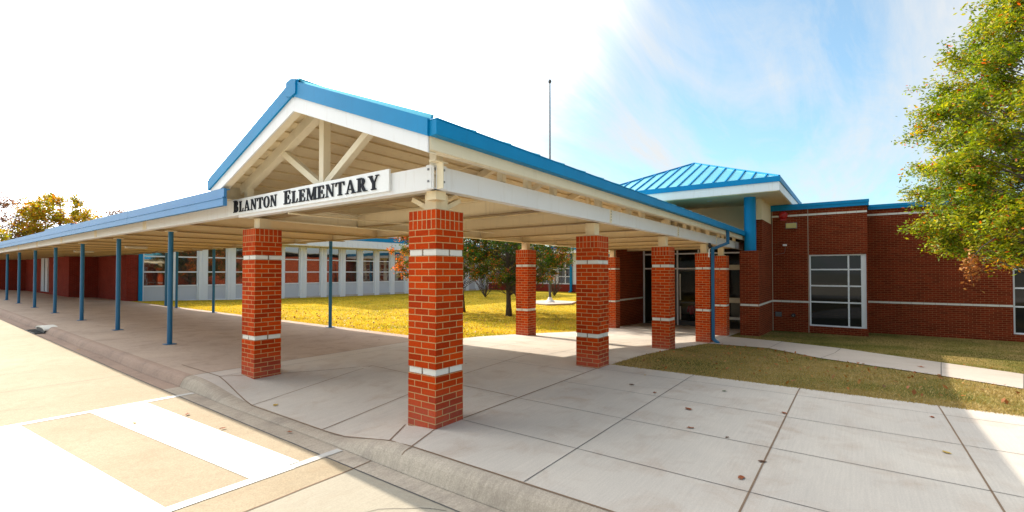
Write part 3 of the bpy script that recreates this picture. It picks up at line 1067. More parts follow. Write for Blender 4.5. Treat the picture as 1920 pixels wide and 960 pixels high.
# porch left side wall and header over the glazing
mb.box(17.2, 19.96, 7.55, 7.85, ZB, 3.42, BR_W, (17.2, 7.55, -.9))
mb.box(19.96, 42, 7.84, 7.95, ZB, 3.42, BR_W, (17.2, 7.55, -.9))
mb.build('brick_wall', eb)
mb = MB()
mb.box(18.35, 20.62, 2.64, 3.18, 3.42, 4.16, SOFFIT)
mb.box(17.2, 20.0, 7.57, 7.83, 3.42, 4.16, SOFFIT)
mb.box(19.98, 20.3, 3.16, 7.6, 3.05, 4.16, SOFFIT)
mb.build('cream_panel', eb)
# stripes
mb = MB()
c = .067
def stripex(x, y0, y1, z):
    n = max(1, int(round((y1 - y0) / .305)))
    for i in range(n):
        a, b = y0 + (y1 - y0) * i / n, y0 + (y1 - y0) * (i + 1) / n
        mb.box(x - .006, x + .02, a + .003, b - .003, z - c / 2, z + c / 2, LIME)
def stripey(y, x0, x1, z):
    n = max(1, int(round((x1 - x0) / .305)))
    for i in range(n):
        a, b = x0 + (x1 - x0) * i / n, x0 + (x1 - x0) * (i + 1) / n
        mb.box(a + .003, b - .003, y - .006, y + .02, z - c / 2, z + c / 2, LIME)
for z, k in ((.46, 0), (3.72, 1)):
    stripex(F2, -4.15, YA - .003, z) if not k else stripex(F2, -30, YA - .003, z)
    if not k:
        stripex(F2, -14.15, -6.6, z)
        stripex(F1, 1.40, 2.615, z)
    else:
        stripex(F1, YA, 2.615, z)
stripex(17.5, 2.63, 3.19, .46)
stripey(2.62, 17.51, 20.59, .46)
stripey(7.55, 17.3, 19.95, .46)
mb.build('stone_stripe', eb)
mb = MB()
for y in (1.425, 2.60):
    mb.box(F1 - .003, F1 + .002, y - .007, y + .007, -.7, 3.94, GLAZB)
mb.build('control_joint', eb)
# roof edges
mb = MB()
mb.box(F1 - .05, F1 + .3, YA - .05, 2.7, 3.93, 4.14, BLUE)
mb.box(F1 - .065, F1 - .04, YA - .06, 2.7, 4.04, 4.145, BLUE)
mb.box(F1 + .3, F2 + .2, YA - .05, YA + .2, 3.93, 4.14, BLUE)
mb.box(F2 - .05, F2 + .3, -30, YA - .052, 3.92, 4.09, BLUE)
mb.box(F2 - .065, F2 - .04, -30, YA - .06, 4.0, 4.095, BLUE)
mb.build('parapet_cap', eb)
mb = MB()
mb.box(F1 + .3, 42, YA + .2, 7.9, 3.88, 3.95, ASPH)
mb.box(F2 + .3, 42, -30, YA + .2, 3.86, 3.93, ASPH)
mb.box(41.9, 42, -30, 7.9, ZB, 3.95, BR_W)
mb.build('flat_roof', eb)
window(eb, 'x', F1 + .06, W1[0] - .08, W1[1], W1[2], W1[3], [.21], [1.67, 1.07, .47], .05, edge=.15)
window(eb, 'x', F2 + .06, W2[0], W2[1], W2[2], W2[3], [-5.7], [1.67, 1.05, .44], .05)
window(eb, 'x', F2 + .06, W3[0], W3[1], W3[2], W3[3], [-15.7], [1.67, 1.05, .44], .05)
mb = MB()
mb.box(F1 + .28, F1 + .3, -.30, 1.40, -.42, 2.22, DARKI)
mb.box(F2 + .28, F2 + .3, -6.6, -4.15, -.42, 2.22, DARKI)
mb.build('room_lining', eb)
# hipped porch roof
PX0, PX1, PY0, PY1 = 16.95, 24.25, 1.93, 9.1
PZ = 4.62
AX = (20.6, 5.5, 6.2)
C4 = [(PX0, PY0, PZ), (PX1, PY0, PZ), (PX1, PY1, PZ), (PX0, PY1, PZ)]
mb = MB()
for i in range(4):
    mb.face([C4[i], C4[(i + 1) % 4], AX], ROOFM)
rf = mb.build('hip_roof', eb)
mb = MB()
def seams(axis_, n):
    for i in range(1, n):
        t = i / n
        if axis_ == 'x0':
            y = PY0 + (PY1 - PY0) * t
            k = min(1, (y - PY0) / (AX[1] - PY0) if y < AX[1] else (PY1 - y) / (PY1 - AX[1]))
            a = (PX0, y, PZ); b = (PX0 + (AX[0] - PX0) * k, y, PZ + (AX[2] - PZ) * k)
        elif axis_ == 'y0':
            x = PX0 + (PX1 - PX0) * t
            k = min(1, (x - PX0) / (AX[0] - PX0) if x < AX[0] else (PX1 - x) / (PX1 - AX[0]))
            a = (x, PY0, PZ); b = (x, PY0 + (AX[1] - PY0) * k, PZ + (AX[2] - PZ) * k)
        else:
            x = PX0 + (PX1 - PX0) * t
            k = min(1, (x - PX0) / (AX[0] - PX0) if x < AX[0] else (PX1 - x) / (PX1 - AX[0]))
            a = (x, PY1, PZ); b = (x, PY1 - (PY1 - AX[1]) * k, PZ + (AX[2] - PZ) * k)
        mb.beam((a[0], a[1], a[2] + .018), (b[0], b[1], b[2] + .018), .035, .05, BLUE)
seams('x0', 18); seams('y0', 18); seams('y1', 18)
for cc in C4:
    mb.beam((cc[0], cc[1], cc[2] + .02), (AX[0], AX[1], AX[2] + .02), .07, .05, BLUE)
mb.build('standing_seam', rf)
mb = MB()
def frame_ring(mb, o, z0, z1, t, mat):
    x0, x1, y0, y1 = PX0 - o, PX1 + o, PY0 - o, PY1 + o
    mb.box(x0, x0 + t, y0, y1, z0, z1, mat)
    mb.box(x1 - t, x1, y0, y1, z0, z1, mat)
    mb.box(x0 + t, x1 - t, y0, y0 + t, z0, z1, mat)
    mb.box(x0 + t, x1 - t, y1 - t, y1, z0, z1, mat)
frame_ring(mb, .03, 4.46, 4.635, .05, BLUE)
mb.build('eave_trim', rf)
mb = MB()
frame_ring(mb, 0, 4.18, 4.46, .03, BEAM)
mb.build('fascia_board', rf)
mb = MB(); mb.box(PX0 + .03, PX1 - .03, PY0 + .03, PY1 - .03, 4.16, 4.19, SOFFIT); mb.build('soffit', eb)
for k, (x, y) in enumerate(((17.9, 4.25), (17.9, 6.6))):
    mb = MB(); mb.tube([(x, y, 4.14), (x, y, 4.165)], [.09, .09], LIME, 16); mb.build('downlight', eb)
mb = MB()
mb.tube([(17.88, 2.93, 2.30), (17.88, 2.93, 4.17)], [.185, .185], BLUE, 28)
mb.build('round_column', eb, smooth=False)
# entrance glazing at X = 20
gw = MB()
GX = 20.0
ZF = gz(20, 5) + .0
for y in (3.22, 4.4, 5.2, 6.05, 6.9, 7.5):
    gw.box(GX - .03, GX + .05, y - .03, y + .03, ZF, 3.05, WHITE if y != 5.2 else WHITE)
for z in (1.72, 2.34, 3.02):
    gw.box(GX - .025, GX + .045, 3.22, 7.5, z - .03, z + .03, WHITE)
ent = gw.build('glazing_frame', eb)
mb = MB(); mb.box(GX - .028, GX + .04, 3.25, 4.4, 1.66, 1.86, GLAZB); mb.box(GX - .028, GX + .04, 3.25, 4.4, .36, .56, GLAZB)
mb.box(GX - .028, GX + .04, 3.25, 4.4, -.30, -.20, LIME)
mb.build('cream_rail', ent)
mb = MB(); mb.box(GX + .005, GX + .012, 3.22, 7.5, ZF, 3.02, GLASSC); mb.build('pane', ent)
# two doors (dark frames) with white pull bars
for y0, y1 in ((5.23, 5.62), (5.63, 6.02)):
    pass
mb = MB()
for (a, b) in ((5.24, 6.01), (6.09, 6.86)):
    z0, z1 = ZF + .01, 1.68
    mb.box(GX - .045, GX - .005, a, a + .06, z0, z1, DARKM); mb.box(GX - .045, GX - .005, b - .06, b, z0, z1, DARKM)
    mb.box(GX - .045, GX - .005, a + .06, b - .06, z0, z0 + .2, DARKM); mb.box(GX - .045, GX - .005, a + .06, b - .06, z1 - .07, z1, DARKM)
    mb.box(GX - .045, GX - .005, a + .06, b - .06, .28, .34, DARKM)
dr = mb.build('door', eb)
mb = MB(); mb.box(GX - .10, GX - .05, 5.90, 5.94, -.40, .15, LIME); mb.box(GX - .10, GX - .05, 5.90, 5.94, .40, 1.5, LIME); mb.build('handle', dr)
# lobby behind the glass
mb = MB()
LX = 25.5
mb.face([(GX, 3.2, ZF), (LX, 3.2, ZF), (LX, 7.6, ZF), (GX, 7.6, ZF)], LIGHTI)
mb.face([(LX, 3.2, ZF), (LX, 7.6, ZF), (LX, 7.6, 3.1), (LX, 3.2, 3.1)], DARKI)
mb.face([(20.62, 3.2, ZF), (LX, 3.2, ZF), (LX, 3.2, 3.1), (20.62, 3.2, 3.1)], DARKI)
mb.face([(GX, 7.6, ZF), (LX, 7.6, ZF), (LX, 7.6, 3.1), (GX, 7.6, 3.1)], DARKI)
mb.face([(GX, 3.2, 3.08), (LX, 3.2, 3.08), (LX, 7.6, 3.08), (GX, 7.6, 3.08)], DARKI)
mb.box(23.2, 23.3, 5.2, 5.75, ZF, 2.4, LIGHTI)
mb.box(22.6, 23.3, 3.3, 4.5, ZF, .4, LIGHTI)
mb.build('lobby', eb)

# wall fixtures
def fixture(name, loc, label, cat):
    return empty(name, loc, label, cat)
e = fixture('alarm_bell', (F1, 2.22, 3.75), 'round red alarm bell high on the brick wall beside the porch roof', 'alarm bell')
mb = MB()
mb.tube([(F1 + .01, 2.22, 3.75), (F1 - .03, 2.22, 3.75), (F1 - .09, 2.22, 3.75), (F1 - .13, 2.22, 3.75)], [.14, .155, .13, .05], REDP, 24)
mb.build('bell_dome', e, smooth=False)
mb = MB(); mb.box(F1 - .02, F1 + .005, 2.12, 2.32, 3.55, 3.64, REDP); mb.build('backbox', e)
e = fixture('wall_light', (F1, 1.96, 3.33), 'yellowed rectangular wall light below the red bell', 'wall light')
mb = MB(); mb.box(F1 - .10, F1 - .012, 1.79, 2.13, 3.24, 3.43, YEL); mb.build('lens', e, bevel=.012)
mb = MB(); mb.box(F1 - .014, F1 + .003, 1.77, 2.15, 3.22, 3.45, GREYM); mb.build('housing', e)
e = fixture('security_camera', (F1, 2.18, 2.60), 'tiny white box on the brick wall with a thin cable hanging below it', 'wall box')
mb = MB(); mb.box(F1 - .10, F1 + .003, 2.11, 2.24, 2.57, 2.64, SIGNW); mb.build('casing', e, bevel=.01)
mb = MB(); mb.tube([(F1 - .01, 2.17, 2.57), (F1 - .012, 2.165, 2.42), (F1 - .01, 2.2, 2.30), (F1 - .01, 2.5, 2.25)], [.006] * 4, GREYM, 5); mb.build('cable', e)
e = fixture('wall_vent', (F1, 2.42, -.02), 'small square dark vent low on the brick wall', 'vent')
mb = MB(); mb.box(F1 - .03, F1 + .003, 2.30, 2.52, -.13, .05, BLACKM)
for i in range(4): mb.box(F1 - .038, F1 - .028, 2.31, 2.51, -.12 + i * .045, -.10 + i * .045, GREYM)
mb.build('grille', e)
e = fixture('hose_outlet', (F1, 1.92, -.06), 'small round dark outlet low on the brick wall right of the square vent', 'pipe outlet')
mb = MB(); mb.tube([(F1 + .003, 1.92, -.06), (F1 - .06, 1.92, -.06)], [.075, .07], BLACKM, 16); mb.tube([(F1 - .06, 1.92, -.06), (F1 - .10, 1.92, -.08)], [.03, .03], GREYM, 10)
mb.build('pipe', e)

# child behind the glass
ch = empty('person', (20.35, 5.56, ZF), 'small child in a red jacket and dark trousers standing behind the entrance glass', 'person')
def skin_figure(name, parent, chain, mat):
    """chain: list of (polyline, radii); lofted smooth tubes fused by a remesh"""
    mb = MB()
    for pts, rr in chain:
        mb.tube(pts, rr, mat, 12)
    o = mb.build(name, parent, smooth=True)
    r = o.modifiers.new('fuse', 'REMESH')
    r.mode = 'VOXEL'; r.voxel_size = .009; r.use_smooth_shade = True
    s_ = o.modifiers.new('soft', 'SMOOTH'); s_.iterations = 4
    return o
px, py, pz = 20.35, 5.56, ZF
def q(x, y, z): return (px + x, py + y, pz + z)
body = [([q(0, 0, .50), q(0, 0, .62), q(0, 0, .76), q(0, 0, .84), q(0, 0, .90)], [.085, .085, .10, .07, .04]),
        ([q(0, 0, .86), q(-.005, 0, .93), q(-.005, 0, .99), q(0, 0, 1.05), q(0, 0, 1.10)], [.035, .07, .085, .08, .03])]
for s_ in (-1, 1):
    body.append(([q(0, s_ * .05, .52), q(-.01, s_ * .06, .28), q(0, s_ * .065, .04)], [.06, .045, .03]))
    body.append(([q(.02, s_ * .065, .03), q(-.06, s_ * .07, .025), q(-.11, s_ * .07, .02)], [.03, .03, .02]))
    body.append(([q(0, s_ * .09, .80), q(.01, s_ * .15, .66), q(-.03, s_ * .17, .52)], [.04, .032, .022]))
    for f, (dy, L) in enumerate(((-.018, .05), (-.006, .058), (.006, .056), (.018, .045))):
        body.append(([q(-.03, s_ * .17 + dy, .52), q(-.04, s_ * .17 + dy, .52 - L * .6), q(-.035, s_ * .17 + dy, .52 - L)], [.011, .009, .007]))
    body.append(([q(-.035, s_ * .155, .52), q(-.06, s_ * .15, .485)], [.011, .008]))
body.append(([q(-.08, 0, .985), q(-.10, 0, .975)], [.016, .012]))
skin_figure('body', ch, body, SKIN)
jk = [([q(0, 0, .46), q(0, 0, .60), q(0, 0, .76), q(0, 0, .85)], [.115, .112, .122, .07])]
for s_ in (-1, 1):
    jk.append(([q(0, s_ * .10, .80), q(.01, s_ * .155, .66), q(-.03, s_ * .172, .54)], [.055, .047, .036]))
skin_figure('jacket', ch, jk, JACKET)
tr = [([q(0, s_ * .05, .52), q(-.01, s_ * .06, .28), q(0, s_ * .065, .06)], [.078, .062, .048]) for s_ in (-1, 1)]
skin_figure('trousers', ch, tr, TROUS)
skin_figure('hair', ch, [([q(.02, 0, .96), q(.015, 0, 1.03), q(.01, 0, 1.10), q(.0, 0, 1.12)], [.085, .095, .07, .03])], HAIR)

# ------------------------------------------------------------------ classroom wing
cw = empty('classroom_wing', (25, 31.5, 0), 'low white classroom wing with a long row of windows behind the courtyard lawn', 'building')
WY = 31.5
MODW = 1.575
x = 8.62
k = 0
mb = MB()
while x < 37.5:
    zb = -.42 if x > 14 else -.25
    mb.box(x + 1.13, x + MODW, WY - .10, WY + .02, zb, 3.36, WHITE)
    mb.box(x + 1.30, x + 1.36, WY - .13, WY - .1, zb, 3.36, WHITE)
    x += MODW
mb.build('mullion_panel', cw)
x = 8.62
while x < 37.5:
    zb = -.28 if x > 14 else -.15
    window(cw, 'y', WY, x, x + 1.13, zb, 3.36, [], [2.44, 1.57, .78], .07, WHITE, GLASSW, .78)
    x += MODW
mb = MB()
mb.box(8.6, 38.5, WY - .04, WY + .04, -.6, -.15, CON_S)
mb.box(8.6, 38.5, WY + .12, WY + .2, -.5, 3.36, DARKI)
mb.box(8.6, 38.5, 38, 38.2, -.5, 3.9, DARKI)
mb.build('base_wall', cw)
mb = MB(); mb.box(16.2, 36.5, 33.2, 37.5, 3.9, 10.2, BR_F); mb.box(16.1, 36.6, 33.1, 37.6, 10.2, 10.4, BLUE2); mb.box(16.19, 36.51, 33.19, 33.3, 8.6, 8.75, LIME); mb.box(16.19, 36.51, 33.19, 33.3, 4.6, 4.75, LIME); mb.build('added_shade_block', cw)  # unseen tall block, added to cast the shade band over the courtyard lawn
mb = MB()
n = 66
for i in range(n):
    a = 8.5 + 30 * i / n
    mb.box(a, a + 30 / n - .012, WY - 1.0, WY - .97, 3.42, 3.95, WHITE)
mb.build('fascia_siding', cw)
mb = MB(); mb.box(8.5, 38.5, WY - .99, WY + .1, 3.37, 3.42, CREAMD); mb.build('soffit', cw)
mb = MB(); mb.box(8.5, 38.5, WY - 1.02, WY - .9, 3.96, 4.30, BLUE); mb.box(8.5, 38.5, WY - .9, 38.2, 4.1, 4.18, ASPH); mb.build('roof_edge', cw)
mb = MB()
mb.box(8.42, 8.60, WY - .16, WY + .02, -.1, 3.36, BLUE)
mb.build('corner_post', cw)

# brick wing at the far left
bw = empty('brick_wing', (8, 40, 0), 'dark red brick wing with a grey door under the far end of the walkway roof', 'building')
mb = MB()
RB = (6.6, 31.3, -.1)
mb.box(7.9, 8.41, 31.4, 36.8, -.1, 3.3, BR_F, RB, skip='b')
mb.box(6.6, 12, 36.8, 62, -.1, 3.3, BR_F, RB, skip='b')
mb.box(5.2, 12, 50, 66, -.1, 3.31, BR_F, RB, skip='b')
mb.box(-2, 12, 62, 70, -.1, 3.3, BR_F, RB, skip='b')
mb.build('wall', bw)
mb = MB(); mb.box(6.55, 6.62, 42.2, 43.9, .28, 2.5, PANEL)
dr = mb.build('door', bw)
mb = MB(); mb.box(6.52, 6.60, 42.1, 42.2, .28, 2.6, WHITE); mb.box(6.52, 6.60, 43.9, 44.0, .28, 2.6, WHITE); mb.box(6.52, 6.60, 42.2, 43.9, 2.5, 2.6, WHITE); mb.box(6.52, 6.56, 43.03, 43.07, .3, 2.5, DARKM)
mb.build('door_frame', dr)
mb = MB(); mb.box(8.2, 13, 44, 52, 3.3, 4.75, WHITE); mb.box(7.9, 13.3, 43.8, 52.2, 4.75, 4.95, BLUE2); mb.build('roof_monitor', bw)

# rear wing behind the courtyard
rw = empty('rear_wing', (38.5, 20, -.4), 'far brick wing with white framed windows and blue downpipes behind the flagpole', 'building')
mb = MB()
mb.box(38.4, 46, 8, 31.3, -.6, .42, BR_F, (38.4, 8, -.6))
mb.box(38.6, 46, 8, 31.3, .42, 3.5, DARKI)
mb.build('wall', rw)
y = 8.6
k = 0
while y < 30:
    window(rw, 'x', 38.45, y, y + 1.7, .42, 3.3, [y + .85], [2.6, 1.9, 1.15], .1, WHITE, GLASSW)
    mb = MB(); mb.box(38.40, 38.5, y + 1.7, y + 2.1, .42, 3.3, WHITE); mb.build('wall_panel', rw)
    y += 2.1
mb = MB(); mb.box(37.4, 46, 8, 31.3, 3.3, 3.36, CREAM); mb.box(37.38, 37.42, 8, 31.3, 3.3, 3.6, BEAM); mb.build('soffit', rw)
mb = MB(); mb.box(37.36, 46, 8, 31.3, 3.6, 3.95, BLUE); mb.build('roof_edge', rw)
for y in (12.0, 16.2, 21.35, 26.8):
    mb = MB(); mb.box(38.2, 38.36, y - .09, y + .09, -.2, 3.3, BLUE)
    mb.box(37.95, 38.22, y - .09, y + .09, -.3, -.2, BLUE); mb.build('downpipe', rw)

# ------------------------------------------------------------------ flagpole
fp = empty('flagpole', (26.4, 16.3, gz(26.4, 16.3)), 'tall slim grey flagpole on a concrete slab in the courtyard', 'flagpole')
fx, fy, fz = 26.4, 16.3, gz(26.4, 16.3)
mb = MB(); mb.tube([(fx, fy, fz), (fx, fy, fz + 4), (fx, fy, 14.15)], [.085, .08, .045], POLE, 14); mb.build('pole', fp, smooth=False)
mb = MB(); mb.tube([(fx, fy, fz + .03), (fx, fy, fz + .10), (fx, fy, fz + .22), (fx, fy, fz + .38)], [.34, .30, .17, .10], LIME, 20); mb.build('flared_base', fp)
mb = MB(); mb.tube([(fx, fy, 14.12 + .1 * i) for i in range(4)], [.03, .11, .11, .03], POLE, 12); mb.build('ball_finial', fp)
mb = MB(); mb.tube([(fx - .09, fy - .05, fz + 1.4), (fx - .07, fy - .04, 14.1)], [.008, .008], WHITE, 5); mb.box(fx - .16, fx - .08, fy - .1, fy, fz + 1.3, fz + 1.5, POLE); mb.build('halyard', fp)
mb = MB()
poly = [(24.6, 15.4), (26.2, 14.6), (28.2, 15.3), (28.4, 17.4), (26.8, 18.4), (24.9, 17.6)]
mb.prism([(a, b, gz(26, 16) - .06) for a, b in poly], (0, 0, .12), CON_L)
tag(mb.build('flagpole_slab'), kind='structure')

# ------------------------------------------------------------------ storm drain
dz = zs(2.8, 18)
sd = empty('storm_drain', (2.75, 18.0, dz - .15), 'storm drain with iron grate and pale concrete hood in the kerb', 'storm drain')
mb = MB()
for i in range(12):
    t = i * .12
    mb.box(2.50, 2.70, 17.5 + t, 17.535 + t, dz - .150, dz - .132, BLACKM)
mb.box(2.48, 2.50, 17.48, 18.9, dz - .150, dz - .130, BLACKM); mb.box(2.70, 2.715, 17.48, 18.9, dz - .150, dz - .130, BLACKM)
mb.build('grate', sd)
mb = MB(); mb.box(2.50, 2.70, 17.48, 18.9, dz - .1465, dz - .142, DARKI); mb.box(2.672, 2.76, 17.5, 18.5, dz - .15, dz - .035, BLACKM)
mb.build('opening', sd)
mb = MB()
ring = [(2.66, 17.5, dz - .15)]
for i in range(11):
    a = math.pi * i / 10
    ring.append((2.66, 18.0 - .56 * math.cos(a), dz - .05 + .065 * math.sin(a)))
ring.append((2.66, 18.5, dz - .15))
ring = [(2.66, 18.0 - .56 * math.cos(math.pi * i / 10), dz - .05 + .065 * math.sin(math.pi * i / 10)) for i in range(11)] + [(2.66, 18.0 + .56 * math.cos(math.pi * i / 10), dz - .08 + .06 * math.sin(math.pi * i / 10)) for i in range(11)]
mb.prism(ring, (.30, 0, 0), LIME)
mb.build('hood', sd)

# ------------------------------------------------------------------ vegetation
def leaf_mesh(name, C, size, mat, parent, rng, shape=.42, tint=None, up=.5, fold=True):
    """C: n x 3 leaf centres; each leaf a pointed quad"""
    n = len(C)
    d = rng.normal(size=(n, 3)); d[:, 2] = d[:, 2] * .6 - .15
    d /= np.linalg.norm(d, axis=1)[:, None]
    r = rng.normal(size=(n, 3)); r[:, 2] += up
    w = np.cross(d, r); w /= np.linalg.norm(w, axis=1)[:, None] + 1e-9
    L = (size * rng.uniform(.6, 1.25, n))[:, None]
    nn = np.cross(w, d)
    V = np.stack([C - d * L * .5, C + w * L * shape * .5 + nn * L * .06, C + d * L * .5, C - w * L * shape * .5 + nn * L * .06], 1).reshape(-1, 3)
    me = bpy.data.meshes.new(name)
    me.vertices.add(4 * n); me.vertices.foreach_set('co', V.astype(np.float32).ravel())
    me.loops.add(4 * n); me.loops.foreach_set('vertex_index', np.arange(4 * n, dtype=np.int32))
    me.polygons.add(n); me.polygons.foreach_set('loop_start', np.arange(0, 4 * n, 4, dtype=np.int32))
    me.polygons.foreach_set('loop_total', np.full(n, 4, dtype=np.int32))
    me.update(calc_edges=True)
    if tint is None:
        tint = rng.random(n)
    at = me.attributes.new('tint', 'FLOAT', 'FACE')
    at.data.foreach_set('value', np.clip(tint, 0, 1).astype(np.float32))
    me.materials.append(mat)
    o = bpy.data.objects.new(name, me)
    COL.objects.link(o)
    if parent is not None:
        o.parent = parent
        o.matrix_parent_inverse = Matrix.Translation(-parent.location)
    return o

def tree(name, base, zs0, prof, n_cl, per, leaf, lm, bm, trunk_r, label, cat, group=None, seed=1, off=(0, 0), lean=(0, 0), tintfn=None, clump=.42, bare=False, twig_r=.006, flat_=.75, shape=.42, inner=.35):
    """prof: [(z above base, radius)] of the crown; clumps of leaves at branch ends"""
    rng = np.random.default_rng(seed)
    e = empty(name, base, label, cat, group)
    bx, by, bz = base
    zz = np.array([p[0] for p in prof]); rr = np.array([p[1] for p in prof])
    top = zz[-1]
    mb = MB()
    tp = []
    for i in range(9):
        t = i / 8
        tp.append((bx + lean[0] * t + .06 * math.sin(3 * t + seed), by + lean[1] * t + .06 * math.cos(2.3 * t + seed), bz - .1 + (top * .92 + .1) * t))
    rads = [trunk_r * (1.35 if i == 0 else 1) * (1 - .85 * i / 8) for i in range(9)]
    mb.tube(tp, rads, bm, 10)
    tpn = np.array(tp)
    Cs, T = [], []
    tries = 0
    cl = []
    while len(cl) < n_cl and tries < n_cl * 60:
        tries += 1
        z = rng.uniform(zz[0], zz[-1])
        R_ = np.interp(z, zz, rr)
        if rng.random() > (R_ / rr.max()) ** 1.2 + .05:
            continue
        a = rng.uniform(0, 2 * math.pi)
        rad = R_ * (inner + (1 - inner) * rng.random() ** .55)
        cl.append((bx + off[0] + rad * math.cos(a), by + off[1] + rad * math.sin(a), bz + z, rad / max(R_, .01)))
    for (cx, cy, cz, fr) in cl:
        # branch from the trunk
        h = cz - bz - np.hypot(cx - bx, cy - by) * rng.uniform(.35, .75)
        h = max(zs0, min(h, top * .85))
        t = h / (top * .92)
        p0 = np.array([np.interp(t, np.linspace(0, 1, 9), tpn[:, k]) for k in range(3)])
        p1 = np.array([cx, cy, cz])
        pm_ = (p0 + p1) / 2 + rng.normal(size=3) * .12 * np.linalg.norm(p1 - p0) * .5
        pm_[2] -= .03
        br = max(.012, trunk_r * .16 * (1 - t * .5))
        mb.tube([p0, pm_, p1], [br, br * .6, twig_r], bm, 5, cap=False)
        nt_ = 7
        for j in range(nt_):
            dv = rng.normal(size=3); dv /= np.linalg.norm(dv)
            out = np.array([cx - bx - off[0], cy - by - off[1], 0]); out /= np.linalg.norm(out) + 1e-6
            dv = dv + out * .45
            L = clump * rng.uniform(.5, 1.3)
            p2 = p1 + dv * L * np.array([1, 1, flat_])
            if j < 4 or bare:
                mb.tube([p1, (p1 + p2) / 2 + rng.normal(size=3) * .04, p2], [twig_r, twig_r * .8, twig_r * .5], bm, 3, cap=False)
            if bare:
                for _ in range(4):
                    d2 = rng.normal(size=3) * .35 * L + np.array([0, 0, .25 * L])
                    mb.tube([p2, p2 + d2], [twig_r * .5, twig_r * .3], bm, 3, cap=False)
            k = max(1, int(per / nt_ * rng.uniform(.5, 1.5)))
            s_ = rng.random(k)[:, None] ** .7
            pts = p1 + (p2 - p1) * s_ + rng.normal(size=(k, 3)) * clump * .20
            Cs.append(pts)
            base_t = rng.normal(.42, .13)
            T.append(base_t + rng.normal(size=k) * .16)
    mb.build('trunk', e, smooth=True)
    if per > 0:
        C_ = np.concatenate(Cs); T_ = np.concatenate(T)
        if tintfn is not None:
            T_ = tintfn(C_, T_, rng)
        leaf_mesh('crown', C_, leaf, lm, e, rng, shape, T_)
    return e, rng

def at(x, y, dz_=0): return (x, y, gz(x, y) + dz_)

def oak_tint(C, T, rng):
    T = T - .05
    r = rng.random(len(T))
    T[r > .96] = rng.uniform(.9, 1, (r > .96).sum())
    low = C[:, 2] < 1.9
    T[low & (r > .6)] = .9
    return T
tree('oak_tree', at(14.2, -4.2), 1.6, [(2.15, 1.5), (2.6, 2.6), (3.3, 3.0), (4.4, 3.0), (5.4, 2.9), (6.6, 2.5), (7.6, 1.8), (8.6, 1.1), (9.6, .3)],
     540, 400, .088, LF_OAK, BARKG, .17, 'large leafy oak turning yellow green, reaching in from the right edge', 'tree', seed=11, tintfn=oak_tint, clump=.38, shape=.40, inner=.45)
# dead bunch hanging from the oak
rng = np.random.default_rng(3)
e = empty('dead_branch', (12.45, -1.78, 1.7), 'brown dead leaf bunch hanging below the oak in front of the brick wall', 'dead branch')
mb = MB()
mb.tube([(12.9, -2.2, 2.25), (12.6, -1.95, 2.05), (12.45, -1.8, 1.85), (12.42, -1.76, 1.6), (12.46, -1.8, 1.38)], [.012, .009, .007, .005, .003], BARK, 5)
mb.tube([(12.45, -1.8, 1.95), (12.6, -2.0, 1.85), (12.55, -1.95, 1.6)], [.006, .005, .003], BARK, 5)
mb.build('twig', e)
Cn = np.array([12.45, -1.8, 1.66]) + rng.normal(size=(260, 3)) * np.array([.07, .07, .14])
leaf_mesh('leaves', Cn, .08, LF_DEAD, e, rng, .45, rng.uniform(0, 1, 260))

def blotch(C, T, rng):
    n_ = np.sin(C[:, 0] * 2.3 + 1.3 * np.sin(C[:, 2] * 2.1)) * np.cos(C[:, 1] * 2.6 + np.sin(C[:, 0] * 1.7)) * np.sin(C[:, 2] * 2.9 + 1)
    return np.clip(T + .42 * n_, 0, 1)
def red_left(C, T, rng):
    k = (C[:, 1] - 17.3) / 1.5       # sun side turns first
    p = np.clip(.30 + .40 * k, .04, .9)
    m_ = rng.random(len(T)) < p
    T = T * .9
    T[m_] = rng.uniform(.65, 1, m_.sum())
    return T
tree('pear_tree', at(17.0, 15.55), .9, [(1.6, 1.6), (2.0, 2.5), (3.0, 2.8), (4.0, 2.6), (5.0, 1.9), (6.0, .8)], 210, 130, .10, LF_MAP, BARK, .10,
     'courtyard tree with orange red leaves on its left side, just behind the nearest brick pier', 'tree', 'small courtyard trees', seed=21, off=(-.45, .75), tintfn=red_left, clump=.34, shape=.6, lean=(-.1, .2))
tree('pear_tree', at(17.35, 13.0), 1.0, [(1.55, 1.2), (2.1, 2.1), (3.0, 2.5), (4.0, 2.4), (5.0, 1.7), (5.8, .7)], 190, 120, .10, LF_GRN, BARK, .125,
     'dark green courtyard tree with a straight trunk, left of the lone brick pier', 'tree', 'small courtyard trees', seed=22, off=(.2, -.3), clump=.36, shape=.6, tintfn=blotch)
tree('pear_tree', at(20.6, 14.2), 1.0, [(1.5, 1.1), (2.3, 2.3), (3.3, 2.5), (4.3, 2.2), (5.4, .9)], 170, 120, .10, LF_GRN, BARK, .12,
     'reddish green courtyard tree beside the flagpole, its trunk hidden by the lone pier', 'tree', 'small courtyard trees', seed=23, clump=.36, shape=.6,
     tintfn=lambda C, T, r: blotch(C, T, r) + .08)
